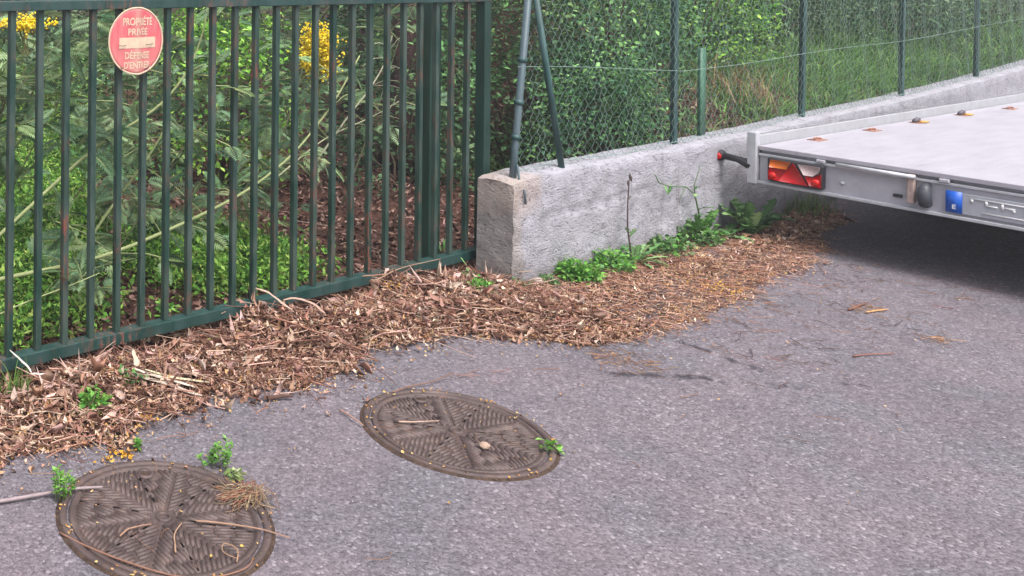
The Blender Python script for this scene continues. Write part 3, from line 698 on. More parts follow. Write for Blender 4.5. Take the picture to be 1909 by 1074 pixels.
LC = [(186, 154, 136), (168, 134, 114), (140, 106, 88), (110, 80, 66), (78, 56, 47), (208, 184, 166), (180, 142, 100)]
LW = [.2, .2, .18, .15, .13, .09, .05]
def scatter(n, x0, x1, y0, y1, dens):
    out = []; tot = 0
    while tot < n:
        x = rng.uniform(x0, x1, n); y = rng.uniform(y0, y1, n); k = rng.random(n) < dens(x, y)
        out.append(np.c_[x[k], y[k]]); tot += k.sum()
        if k.sum() == 0: break
    return np.concatenate(out)[:n]
def litter(g, P, L0, L1, ratio, cols, wts, lift=.02, tilt=.35, curl=1.0):
    n = len(P); z = hl(P[:, 0], P[:, 1]); L = rng.uniform(L0, L1, n) * rng.uniform(.7, 1.2, n)
    M = rotmats(rng.uniform(0, 6.28, n), rng.normal(0, tilt, n), rng.normal(0, tilt * 1.3, n))
    pos = np.c_[P, z + .004 + rng.random(n) ** 2 * lift * sstep(0, .05, z)]
    leaves8(g, pos, M, L, L * rng.uniform(ratio * .7, ratio * 1.4, n), rng.normal(.5, .7, n) * curl, rng.normal(.3, .5, n) * curl, pal(cols, n, .28, wts))
g = G()
# heap in front of the gate
def dips(x, y):
    k = 1.0
    for a, b, q, r in DIP: k = k * (1 - .9 * q * np.exp(-((x - a) / r) ** 2 - ((y - b) / .09) ** 2))
    return k
inside = lambda x, y: np.where(y > front(x), 1, np.exp(-(front(x) - y) / .035) * .35) * dips(x, y)
litter(g, scatter(21000, -1.6, 2.95, -.95, .12, inside), .020, .042, .34, LC, LW, .016, .38, 1.9)
litter(g, scatter(900, -1.6, 2.95, -.85, .1, inside), .055, .085, .30, [(196, 168, 156), (170, 136, 122), (150, 112, 98)], None, .03, .4, 2.4)
# finer litter along the wall
fine = lambda x, y: inside(x, y) * np.where(y > -.55, .35 + .4 * (fbm(x * 3, y * 6, 41) > .5), 1)
litter(g, scatter(11500, 2.5, 6.6, -1.3, -.30, fine), .020, .050, .14, LC, LW, .010, .22)
litter(g, scatter(1500, 4.9, 6.3, -.62, -.30, lambda x, y: np.ones_like(x)), .03, .06, .35, LC, LW, .05, .5)
tag(g.build('leaf_litter', M_DRY), 'heap of dry brown and pinkish fallen leaves along the gate and the wall', 'fallen leaves', kind='stuff')
g = G()
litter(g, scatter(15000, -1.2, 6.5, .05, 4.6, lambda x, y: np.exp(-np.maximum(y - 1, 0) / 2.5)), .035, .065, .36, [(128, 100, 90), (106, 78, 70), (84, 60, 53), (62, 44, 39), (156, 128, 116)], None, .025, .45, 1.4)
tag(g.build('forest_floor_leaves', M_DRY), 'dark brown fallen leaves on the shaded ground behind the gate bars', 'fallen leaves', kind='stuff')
# stems and twiglets in the litter
def twiglets(g, P, L0, L1, r, cols, lift=.01):
    n = len(P); c = pal(cols, n, .25); z = hl(P[:, 0], P[:, 1])
    for k in range(n):
        L = random.uniform(L0, L1); a = random.uniform(0, 6.28); b = random.uniform(-.9, .9); pts = []
        x, y = P[k]; zz = z[k] + .004 + random.random() * lift; up = random.uniform(-.1, .25)
        for m in range(4):
            pts.append((x, y, zz + up * L * m / 3 * (1 if z[k] > .02 else .1))); x += math.cos(a) * L / 3; y += math.sin(a) * L / 3; a += b * random.random()
        tube(g, pts, r * random.uniform(.6, 1.3), 3, c[k], cap=False)
g = G(); TC = [(150, 112, 96), (118, 82, 70), (186, 156, 140), (96, 66, 56)]
twiglets(g, scatter(2600, -1.5, 2.95, -.8, .1, inside), .06, .20, .0019, TC, .03)
twiglets(g, scatter(2500, 2.4, 6.4, -1.25, -.3, inside), .04, .13, .0014, [(164, 120, 98), (140, 98, 80), (108, 72, 60), (188, 152, 130)])
twiglets(g, np.c_[rng.normal(2.48, .07, 100), rng.normal(-1.07, .08, 100)], .02, .08, .0012, [(130, 96, 74), (108, 80, 64), (156, 120, 84)], .002)
twiglets(g, np.c_[rng.normal(4.22, .07, 26), rng.normal(-1.34, .03, 26)], .02, .09, .0016, [(136, 100, 78), (116, 86, 70), (156, 122, 88)], .004)
twiglets(g, np.c_[rng.uniform(2.9, 5.2, 130), rng.uniform(-1.55, -1.0, 130)], .03, .13, .0014, [(104, 82, 76), (132, 98, 84), (86, 70, 66)], .001)
twiglets(g, np.c_[rng.normal(4.02, .05, 30), rng.normal(-1.66, .025, 30)], .02, .06, .0016, [(160, 124, 96), (130, 98, 80)], .004)
twiglets(g, scatter(420, -1, 5.5, .2, 4, lambda x, y: np.ones_like(x)), .08, .3, .002, TC, .03)
loose = lambda x, y: np.exp(-np.maximum(front(x) - y, 0) / .28) * .8
twiglets(g, scatter(380, -1, 5.5, -1.9, -.4, loose), .03, .12, .0011, [(110, 84, 74), (140, 106, 88)], 0)
tag(g.build('litter_twigs', M_TWIG), 'thin brown leaf stalks and twiglets strewn through the leaf litter', 'twigs', kind='stuff')
# yellow blossom crumbs
g = G()
def crumbs(P, s0, s1, cols, zf=None):
    n = len(P); z = hl(P[:, 0], P[:, 1]) if zf is None else zf; L = rng.uniform(s0, s1, n)
    M = rotmats(rng.uniform(0, 6.28, n), rng.normal(0, .3, n), rng.normal(0, .4, n))
    leaves8(g, np.c_[P, z + .005], M, L, L * rng.uniform(.5, .9, n), rng.normal(.8, .5, n), rng.normal(.5, .4, n), pal(cols, n, .2))
YC = [(184, 146, 78), (160, 122, 72), (196, 168, 116), (170, 132, 96)]
for cx, cy, n in ((-.014, -1.012, 80), (1.281, -1.117, 80)):
    a = rng.uniform(0, 6.28, n); r = rng.normal(.316, .010, n); crumbs(np.c_[cx + r * np.cos(a), cy + r * np.sin(a)], .004, .014, YC, np.full(n, .003))
    n = 16; a = rng.uniform(0, 6.28, n); r = .3 * np.sqrt(rng.random(n)); crumbs(np.c_[cx + r * np.cos(a), cy + r * np.sin(a)], .007, .014, YC, np.full(n, .006))
edge = lambda x, y: np.exp(-np.abs(front(x) + .05 - y) / .07)
crumbs(scatter(900, -.6, 2.5, -1.1, -.3, edge), .006, .014, YC)
crumbs(scatter(1500, 2.2, 5, -1.2, -.5, lambda x, y: inside(x, y) * (fbm(x * 3, y * 3, 52) > .5)), .006, .014, YC)
crumbs(scatter(140, -.6, 5.5, -2.2, -.6, lambda x, y: np.exp(-np.maximum(front(x) - y, 0) / .4)), .006, .013, YC + [(164, 120, 96)])
for cx, cy, n, s in ((.28, -.5, 60, .04), (.08, -.66, 50, .03), (3.88, -.83, 120, .07), (2.17, -.1, 60, .05)):
    crumbs(np.c_[rng.normal(cx, s, n), rng.normal(cy, s * .7, n)], .008, .02, [(206, 160, 70), (196, 150, 50)])
tag(g.build('fallen_blossom', M_DRY), 'tiny yellow blossom crumbs caught on the asphalt, litter edge and cover rims', 'blossom', kind='stuff')

# pale grit on the asphalt
g = G(); P = scatter(2600, -1.6, 6, -3.2, -.5, lambda x, y: np.ones_like(x)); n = len(P)
OCT = np.array([(1, 0, 0), (-1, 0, 0), (0, 1, 0), (0, -1, 0), (0, 0, .8), (0, 0, -.5)]); OT = np.array([(0, 2, 4), (2, 1, 4), (1, 3, 4), (3, 0, 4), (2, 0, 5), (1, 2, 5), (3, 1, 5), (0, 3, 5)])
s = rng.uniform(.0016, .0036, n); M = rotmats(rng.uniform(0, 6.28, n), rng.normal(0, .4, n), rng.normal(0, .4, n))
V = np.einsum('nij,nkj->nki', M, OCT[None] * s[:, None, None]) + np.c_[P, np.full(n, -.003)][:, None]
g.add(V.reshape(-1, 3), (OT[None] + (np.arange(n) * 6)[:, None, None]).reshape(-1, 3), None, np.repeat(pal([(146, 138, 144), (126, 119, 126), (100, 93, 99), (176, 168, 172)], n, .15), 6, 0))
tag(g.build('grit', M_TWIG), 'pale stone grit embedded in the grey asphalt surface', 'grit', kind='stuff')

# ------------------------------------------------------------------ single twigs, leaves, straw, stones
def twig(name, pts, r, col, label, cat='twig', sides=6):
    g = G(); P = np.array(pts, float)
    # densify with a gentle wobble
    t = np.linspace(0, len(P) - 1, len(P) * 4); Q = np.stack([np.interp(t, np.arange(len(P)), P[:, k]) for k in range(3)], -1)
    for _ in range(3): Q[1:-1] = (Q[:-2] + Q[1:-1] + Q[2:]) / 3
    Q[:, :2] += .007 * (np.c_[vnoise(t * 1.7, t * 0 + len(label), 3), vnoise(t * 1.7, t * 0 + 9 + len(label), 4)] - .5)
    rad = np.interp(t, [0, t[-1]], [r, r * .55])
    tube(g, Q, rad, sides, lin(*col)); return tag(g.build(name, M_TWIG, smooth=True), label, cat)
twig('twig', [(-.85, -.66, .008), (-.55, -.675, .008), (-.30, -.735, .010), (-.2, -.757, .016), (-.10, -.80, .014)], .0072, (146, 132, 134), 'thick grey twig lying from the road onto the manhole cover left edge')
twig('twig', [(.05, -1.09, .012), (.12, -1.15, .012), (.19, -1.22, .014), (.235, -1.295, .012)], .0035, (150, 120, 102), 'straight thin brown twig across the right of the straw-strewn manhole cover')
twig('twig', [(-.34, -.93, .004), (-.30, -1.05, .006), (-.2, -1.24, .01), (-.08, -1.33, .013), (.03, -1.345, .014), (.07, -1.31, .014)], .0036, (128, 96, 82), 'long curved brown stem along the near rim of the manhole cover')
twig('twig', [(.02, -1.30, .012), (.055, -1.27, .02), (.045, -1.22, .022), (.005, -1.245, .014), (.03, -1.295, .012)], .0022, (152, 122, 100), 'thin looped tendril on the near edge of the manhole cover')
twig('twig', [(-.20, -1.04, .01), (-.15, -1.02, .012), (-.08, -1.04, .012)], .003, (150, 118, 100), 'short forked brown twig at the left of the straw-strewn manhole cover')
twig('twig', [(-.10, -1.18, .01), (-.06, -1.11, .012), (.0, -1.08, .013)], .003, (158, 128, 106), 'short curved twig near the middle of the straw-strewn manhole cover')
twig('twig', [(1.32, -.80, .006), (1.42, -.80, .01), (1.52, -.83, .012), (1.66, -.82, .02)], .0035, (120, 92, 82), 'dark twig lying at the far rim of the manhole cover with the stone')
twig('twig', [(1.12, -.98, .012), (1.18, -1.02, .014), (1.26, -1.05, .012)], .003, (176, 148, 132), 'pale pinkish bent stem on the manhole cover with the stone')
twig('twig', [(1.01, -.80, .006), (1.0, -.86, .012), (.985, -.93, .01)], .004, (166, 132, 118), 'pale pink stalk along the left rim of the manhole cover with the stone')
twig('twig', [(3.42, -1.55, .003), (3.52, -1.585, .006), (3.62, -1.63, .003)], .0036, (134, 92, 82), 'lone reddish twig on the bare asphalt in front of the trailer')
twig('twig', [(4.12, -1.30, .003), (4.2, -1.31, .008), (4.32, -1.31, .004)], .006, (120, 84, 70), 'reddish brown twig in the small pile of bark on the asphalt')
twig('twig', [(4.15, -1.36, .003), (4.24, -1.38, .006), (4.3, -1.40, .004)], .0045, (186, 144, 100), 'yellowish twig beside the bark on the asphalt')
twig('twig', [(.83, -.60, .012), (.88, -.618, .014), (.93, -.64, .012)], .010, (84, 64, 58), 'short thick dark stick at the asphalt edge of the leaf heap')
twig('twig', [(1.25, -.2, .12), (1.33, -.3, .1), (1.42, -.42, .06), (1.5, -.52, .03)], .005, (136, 98, 84), 'long arched brown stem on the leaf heap below the gate')
twig('twig', [(.9, -.1, .1), (1.0, -.22, .075), (1.15, -.33, .07), (1.35, -.4, .07)], .004, (120, 86, 74), 'curved dark stem over the leaf heap left of the hump')
twig('twig', [(2.0, -.15, .15), (2.3, -.06, .14), (2.65, -.045, .13)], .0035, (150, 122, 102), 'thin pale stem leaning on the bottom rail of the gate')
def strip_leaf(name, pts, w, col, label):
    P = np.array(pts, float); t = np.linspace(0, len(P) - 1, len(P) * 4); Q = np.stack([np.interp(t, np.arange(len(P)), P[:, k]) for k in range(3)], -1)
    for _ in range(3): Q[1:-1] = (Q[:-2] + Q[1:-1] + Q[2:]) / 3
    Q[:, :2] += .012 * (np.c_[vnoise(t * 1.3, t * 0 + len(label), 3), vnoise(t * 1.3, t * 0 + 9 + len(label), 4)] - .5); Q[:, 2] += .008 * vnoise(t * 2, t * 0 + len(label), 6)
    base = hl(Q[:, 0], Q[:, 1]); Q[:, 2] = np.maximum(Q[:, 2], base + .022)
    T = np.gradient(Q, axis=0); n = np.c_[-T[:, 1], T[:, 0], np.zeros(len(T))]; n /= np.linalg.norm(n, axis=1)[:, None] + 1e-9
    ww = w * np.sin(np.pi * np.linspace(.04, .97, len(Q))) ** .7; g = G(); m = len(Q)
    V = np.concatenate([Q - n * ww[:, None] * .5 + [0, 0, .004], Q, Q + n * ww[:, None] * .5 + [0, 0, .005]])
    q = [(k, k + 1, m + k + 1, m + k) for k in range(m - 1)] + [(m + k, m + k + 1, 2 * m + k + 1, 2 * m + k) for k in range(m - 1)]
    g.add(V, None, q, lin(*col)); return tag(g.build(name, M_DRY, smooth=True), label, 'dry leaf', 'long pale dry leaves')
def bz(x, y): return float(hl(np.array([x]), np.array([y]))[0])
for (pts, w, c, l) in [
    ([(.43, -.27, .075), (.50, -.35, .06), (.60, -.45, .03)], .024, (198, 186, 172), 'long pale grey dry leaf, topmost of the bundle on the leaf heap edge'),
    ([(.40, -.30, .06), (.50, -.40, .045), (.58, -.50, .022)], .026, (178, 166, 152), 'long pale dry leaf lying lowest in the bundle on the leaf heap edge'),
    ([(.46, -.30, .08), (.56, -.37, .05), (.68, -.44, .03)], .020, (188, 178, 150), 'greenish grey dry leaf stretching furthest right from the bundle'),
    ([(.44, -.26, .06), (.455, -.24, .10), (.46, -.225, .13)], .022, (190, 176, 156), 'short pale dry leaf standing upright behind the bundle'),
    ([(-.02, -.05, .16), (.02, -.075, .12), (.05, -.10, .075)], .02, (204, 198, 190), 'white dry leaf leaning on the left end of the bottom rail'),
    ([(.04, -.10, .075), (.08, -.115, .07), (.12, -.13, .068)], .016, (196, 186, 178), 'small pale leaf below the left end of the bottom rail'),
    ([(1.27, -.07, .20), (1.31, -.11, .185), (1.36, -.15, .15), (1.38, -.20, .12)], .026, (178, 152, 138), 'broad pale curled leaf on the hump of leaves against the gate'),
    ([(1.40, -.12, .14), (1.46, -.15, .15), (1.51, -.21, .13), (1.52, -.26, .10)], .024, (172, 142, 128), 'broad pinkish curled leaf right of the hump of leaves'),
]:
    strip_leaf('dry_leaf', pts, w, c, l)
def straw(cx, cy, n, r, label):
    g = G(); c = pal([(150, 122, 98), (134, 96, 78), (164, 144, 116), (120, 104, 88)], n, .2)
    for k in range(n):
        a = random.uniform(0, 6.28); ln = random.uniform(.03, .11); off = random.gauss(0, r * .35); x = cx + random.gauss(0, r * .4); y = cy + random.gauss(0, r * .4); z = random.uniform(.008, .045)
        if random.random() < .4: a = random.gauss(2.75, .5); ln *= 1.3
        b = random.uniform(-1.2, 1.2); pts = []
        for m in range(5): pts.append((x, y, max(.006, z + .012 * math.sin(m + k)))); x += math.cos(a) * ln / 4; y += math.sin(a) * ln / 4; a += b / 3; z *= .7
        tube(g, pts, random.uniform(.0008, .002), 3, c[k], cap=False)
    tag(g.build('straw_clump', M_TWIG), label, 'straw clump')
straw(.30, -1.07, 150, .04, 'tangled clump of dry straw on the rim of the manhole cover')
straw(2.17, -.06, 60, .03, 'small tuft of yellow straw caught on the bottom rail of the gate')
def stone(cx, cy, cz, r, col, label, sq=.6, name='stone', cat='stone'):
    bm = bmesh.new(); bmesh.ops.create_icosphere(bm, subdivisions=2, radius=1)
    for v in bm.verts:
        k = 1 + .35 * (vnoise(v.co.x * 2 + cx * 7, v.co.y * 2 + v.co.z * 1.7, 5) - .5); v.co = Vector((v.co.x * r * 1.3 * k, v.co.y * r * k, v.co.z * r * sq * k))
    me = bpy.data.meshes.new(name); bm.to_mesh(me); bm.free(); me.materials.append(simple('stone', lin(*col), .9, 0, .25, 60, .4))
    o = link(name, me, None, (cx, cy, cz)); tag(o, label, cat)
stone(1.24, -1.245, .014, .017, (176, 150, 132), 'small beige stone lying on the manhole cover')
stone(2.86, -.36, .012, .04, (150, 142, 142), 'grey chunk of broken render at the foot of the wall end')
stone(3.12, -.305, .015, .028, (178, 164, 156), 'pale broken lump of mortar at the wall foot between two weeds')
stone(2.93, -.37, .008, .03, (168, 156, 150), 'flat light stone just in front of the wall corner', .4)

# ------------------------------------------------------------------ weeds
GB = [(96, 150, 64), (118, 168, 76), (78, 130, 56), (136, 182, 92)]
GD = [(86, 124, 72), (106, 144, 88), (68, 104, 60), (130, 162, 108)]
def clump(x, y, r, h, n, ls, cols, label, z0=None, flat=1.0, name='weed_clump', sx=1.0):
    z0 = bz(x, y) - .005 if z0 is None else z0
    root = empty(name, (x, y, z0), label, 'weed')
    a = rng.uniform(0, 6.28, n); e = np.arcsin(rng.random(n) ** .8); rr = (.45 + .55 * rng.random(n))
    rr *= .75 + .5 * vnoise(a * 2, e * 3, 3)
    P = np.c_[rr * r * np.cos(a) * np.cos(e) * sx, rr * r * np.sin(a) * np.cos(e), rr * h * np.sin(e) + .004]
    L = ls * rng.uniform(.6, 1.3, n)
    M = rotmats(a + rng.normal(0, .8, n), rng.normal(.15, .5, n), rng.normal(0, .6, n))
    g = G(); leaves4(g, P, M, L, L * .62, .12, pal(cols, n, .3)); g.build('foliage', M_LEAF, root)
    g = G()
    for k in range(min(26, n // 6)):
        tube(g, [(0, 0, 0), tuple(P[k] * [.5, .5, .6]), tuple(P[k])], .0012, 3, lin(96, 130, 70), cap=False)
    g.build('stems', M_STEM, root)
    return root
def sprout(x, y, h, nst, label, cols=GB, z0=0, name='green_sprout'):
    root = empty(name, (x, y, z0), label, 'weed'); g = G(); gs = G()
    for s in range(nst):
        ox, oy = random.gauss(0, .012), random.gauss(0, .012); lx, ly = random.gauss(0, .18), random.gauss(0, .18); hh = h * random.uniform(.6, 1.1)
        tube(gs, [(ox, oy, -.005), (ox + lx * hh * .4, oy + ly * hh * .4, hh * .5), (ox + lx * hh, oy + ly * hh, hh)], .0016, 4, lin(110, 136, 70))
        n = 22; t = rng.uniform(.2, 1.02, n); a = rng.uniform(0, 6.28, n)
        P = np.c_[ox + lx * hh * t, oy + ly * hh * t, hh * t]; L = .017 * rng.uniform(.6, 1.4, n)
        leaves4(g, P, rotmats(a, rng.normal(.35, .3, n), rng.normal(0, .4, n)), L, L * .5, .1, pal(cols, n, .25))
    g.build('foliage', M_LEAF, root); gs.build('stems', M_STEM, root)
def lobed(L, W, teeth, droop, col, rise=.6, cup=.15):
    g = G(); n = teeth * 2 + 1; V = []; C = []
    for k in range(n + 1):
        t = k / n; s = (math.sin(math.pi * min(1, t * .92 + .06)) ** .6) * (1 if k % 2 else .48) * (.5 + .5 * t)
        if k == n: s = 0.03
        x = L * (t * math.cos(rise) if True else t); z = L * (math.sin(rise) * t - droop * t ** 2.2)
        bx = L * .04 * (1 if k % 2 else -1) * (-1)
        V += [(x + bx, -W * s * .5, z + cup * W * s), (x, 0, z), (x + bx, W * s * .5, z + cup * W * s)]
        C += [np.array(col) * .9, np.array(col) * 1.35, np.array(col) * .95]
    q = []
    for k in range(n): b = k * 3; q += [(b, b + 3, b + 4, b + 1), (b + 1, b + 4, b + 5, b + 2)]
    g.add(V, None, q, np.array(C)); return g
def rosette(x, y, n, L, W, label, cols, z0=None, rise=(.2, 1.1), teeth=4, stalks=(), name='leafy_weed', yaws=None):
    z0 = bz(x, y) if z0 is None else z0
    root = empty(name, (x, y, z0), label, 'weed'); cc = pal(cols, n, .2)
    for k in range(n):
        l = L * random.uniform(.65, 1.2); o = lobed(l, W * random.uniform(.7, 1.2), teeth, random.uniform(.15, .6), cc[k], random.uniform(*rise)).build('leaf', M_LEAF, root)
        a = k * 2.4 + random.uniform(-.3, .3)
        if yaws: a = random.uniform(*yaws)
        o.rotation_euler = (random.uniform(-.2, .2), 0, a); o.location = (.01 * math.cos(a), .01 * math.sin(a), 0)
    for pts, r, col in stalks:
        g = G(); P = np.array(pts, float) - [x, y, z0]; tube(g, P, np.linspace(r, r * .5, len(P)), 6, lin(*col)); g.build('stem', M_STEM, root, True)
    return root
def add_leaf(root, loc, L, W, yaw, rise, col, teeth=3, droop=.3):
    o = lobed(L, W, teeth, droop, lin(*col), rise).build('leaf', M_LEAF, root); o.rotation_euler = (0, 0, yaw); o.location = Vector(loc) - root.location; return o
clump(2.55, -.355, .055, .075, 200, .026, GB, 'small bright green weed cushion standing alone in front of the wall end')
clump(2.90, -.345, .036, .06, 60, .024, GD, 'sparse dull green weed right at the corner of the wall')
clump(3.16, -.335, .05, .045, 120, .022, GD, 'low dull green weed at the wall foot left of the bright cushion')
clump(3.37, -.375, .105, .105, 620, .030, GB, 'bright green leafy weed cushion at the wall foot left of the tall dark stalk', sx=1.25)
clump(3.72, -.36, .12, .10, 420, .034, GD[:2] + GB[:2], 'green spreading weed between the bright cushion and the dark stalk', sx=1.3)
clump(4.35, -.345, .12, .09, 330, .034, GB[:1] + GD, 'mid green weed at the wall foot just right of the dark stalk', sx=1.5)
clump(4.72, -.335, .13, .13, 380, .04, GB[:1] + GD, 'mounded green weed at the foot of the branching tall weed', sx=1.4)
r1 = rosette(3.98, -.37, 22, .20, .055, 'leafy weed with a tall dark stalk and bud against the wall', GD + [(120, 146, 100)], None, (.25, 1.1), 4,
        [([(3.95, -.36, 0), (3.945, -.335, .2), (3.955, -.33, .34), (3.965, -.33, .44), (3.972, -.33, .482)], .0048, (86, 66, 70))])
add_leaf(r1, (3.95, -.335, .22), .06, .025, 2.4, .9, (74, 96, 66)); add_leaf(r1, (3.95, -.335, .30), .05, .016, -.3, .5, (80, 90, 80)); add_leaf(r1, (3.955, -.335, .16), .10, .035, 3.4, .9, (92, 120, 76)); add_leaf(r1, (3.955, -.335, .13), .11, .04, -.2, .9, (92, 120, 76)); add_leaf(r1, (3.955, -.335, .36), .05, .02, .1, .7, (84, 96, 80)); add_leaf(r1, (3.96, -.33, .40), .035, .014, 2.6, .8, (72, 80, 66))
for k, (a, b, c) in enumerate([(3.973, -.33, .489), (3.957, -.33, .452), (3.980, -.335, .474)]):
    g = G(); tube(g, np.array([(0, 0, -.012), (0, 0, 0), (.002, 0, .014), (.004, 0, .022)]), [.002, .0055, .0055, .0015], 6, lin(84, 76, 74)); o = g.build('bud', M_STEM, r1); o.location = Vector((a, b, c)) - r1.location
r2 = rosette(4.80, -.335, 18, .29, .075, 'tall branching weed with an arching bare top against the wall', GD + GB[:1], None, (.8, 1.4), 5,
        [([(4.80, -.34, 0), (4.77, -.335, .18), (4.73, -.33, .30), (4.62, -.33, .36), (4.42, -.33, .385), (4.30, -.33, .42), (4.26, -.33, .47)], .0055, (96, 116, 84)),
         ([(4.73, -.33, .30), (4.72, -.33, .36), (4.76, -.33, .42), (4.79, -.33, .46)], .0035, (100, 118, 90)),
         ([(4.62, -.33, .36), (4.56, -.33, .31), (4.54, -.33, .27)], .003, (100, 118, 90))])
for (a, b, c, L, yw, rs) in [(4.74, -.335, .30, .10, 3.5, .3), (4.73, -.33, .33, .08, .2, .4), (4.46, -.33, .385, .09, 3.3, -.2), (4.43, -.33, .39, .07, .3, .2), (4.27, -.33, .46, .05, 2.9, .7), (4.78, -.335, .12, .16, -.6, .7), (4.78, -.335, .16, .15, 3.6, .5), (4.76, -.335, .2, .13, -1.8, .6), (4.79, -.33, .455, .04, .8, .5), (4.36, -.33, .40, .06, 3.9, -.3)]:
    add_leaf(r2, (a, b, c), L, L * .38, yw, rs, random.choice(GD), 3)
rosette(5.20, -.44, 26, .36, .095, 'big green toothed weed growing beneath the corner of the trailer', GD + [(84, 120, 76)], None, (.75, 1.4), 5)
rosette(5.0, -.37, 10, .22, .07, 'lower toothed weed left of the big one at the trailer corner', GD, None, (.2, .8), 4)
# grass tuft under the trailer
def tuft(x, y, n, h, label, cols, z0=None, r=.05, name='grass_tuft'):
    z0 = bz(x, y) if z0 is None else z0
    root = empty(name, (x, y, z0), label, 'grass tuft'); g = G()
    P = np.c_[rng.normal(0, r, n), rng.normal(0, r * .7, n), np.full(n, -.005)]
    blades(g, P, rng.uniform(0, 6.28, n), h * rng.uniform(.5, 1.1, n), np.full(n, .007), rng.uniform(.1, 1.0, n), pal(cols, n, .25)); g.build('blades', M_LEAF, root)
tuft(6.2, -.34, 120, .20, 'bright green grass tuft at the wall foot under the trailer side', [(96, 134, 70), (128, 150, 86), (80, 116, 58)], None, .10)
tuft(-.06, -.13, 45, .16, 'thin grass tuft under the left end of the gate rail', [(112, 142, 74), (86, 118, 56)], None, .03)
clump(.15, -.38, .06, .07, 150, .026, GB, 'feathery bright green weed in the leaf heap left of the pale leaf bundle', None)
clump(.40, -.29, .06, .04, 90, .026, GD + GB[:1], 'flat green weed half under the pale leaf bundle', None)
clump(.95, -.17, .035, .04, 36, .02, [(120, 140, 70), (140, 150, 84)], 'tiny yellow-green weed in the leaf heap below the gate rail', None)
sprout(-.245, -.78, .10, 7, 'bright green sprout at the left edge of the manhole cover with straw')
sprout(.300, -.845, .07, 3, 'small thin green sprout left of the taller one on the far rim of the cover')
sprout(.345, -.885, .12, 6, 'taller green sprout on the far rim of the straw-strewn manhole cover')
clump(.335, -.95, .03, .03, 26, .03, [(150, 170, 110), (120, 146, 84), (176, 186, 140)], 'pale variegated green weed just below the taller sprout on the cover', 0)
sprout(.17, -.65, .03, 3, 'tiny green seedling on the asphalt between litter and manhole cover')
clump(1.435, -1.36, .03, .03, 22, .032, GB, 'small green weed on the right rim of the manhole cover with the stone', 0)
rosette(2.86, .10, 9, .15, .022, 'small dark weed with narrow leaves growing at the gate bottom rail near the wall', GD, .1, (.3, 1.1), 1)
clump(2.80, -.12, .05, .05, 60, .026, GD, 'low weed between the gate rail end and the wall', None)
clump(1.05, .30, .05, .05, 60, .028, GB, 'small green weed just behind the gate in the litter', None)
clump(2.20, .45, .07, .06, 80, .03, GB, 'green weed on the brown leaves behind the gate middle', None)

# ------------------------------------------------------------------ vegetation behind gate and fence
# green ground cover (left, and a patch behind the middle of the gate)
def cover_density(x, y):
    d1 = sstep(.3, .6, fbm(x * .8 + 3, y * .8, 61)) * sstep(1.1, 1.9, y) * (1 - sstep(.55, .85, (x - .1) / (y * .62 + 1.05)))
    d2 = np.exp(-(((x - 1.75) / .42) ** 2 + ((y - .72) / .42) ** 2) ** 1.5)
    d3 = np.exp(-(((x - .25) / .5) ** 2 + ((y - .5) / .3) ** 2) ** 1.5) * .8
    return np.clip(d1 + d2 + d3, 0, 1)
g = G(); n0 = 48000; yy = .75 + 6.2 * rng.random(n0) ** 1.35; lo = -1.86 + .50 * (yy + 3.3); hi = -1.86 + (.70 + .05 * (fbm(yy * 2, yy * 0, 4) - .5)) * (yy + 3.3)
uu = rng.random(n0) ** .85; P = np.c_[lo + (hi - lo) * uu, yy]; P = P[rng.random(n0) < 1 - sstep(.75, 1, uu) * .6]
P = np.r_[P, scatter(15000, .6, 2.6, .1, 1.6, lambda x, y: np.exp(-(((x - 1.72) / .42) ** 2 + ((y - .78) / .5) ** 2) ** 1.5)), scatter(3500, -.5, 1, .12, 1, lambda x, y: np.exp(-(((x - .25) / .5) ** 2 + ((y - .5) / .3) ** 2) ** 1.5))]
n = len(P); z = hl(P[:, 0], P[:, 1])
zz = rng.random(n) * .13; a = rng.uniform(0, 6.28, n); L = rng.uniform(.022, .046, n)
leaves4(g, np.c_[P, z + zz], rotmats(a, rng.normal(.35, .5, n), rng.normal(0, .5, n)), L, L * rng.uniform(.3, .6, n), .1, pal([(108, 156, 62), (132, 174, 78), (84, 130, 52), (156, 184, 94), (66, 106, 48)], n, .3))
tag(g.build('ground_cover', M_LEAF), 'bright green low ground cover behind the left part of the gate', 'ground cover', kind='stuff')

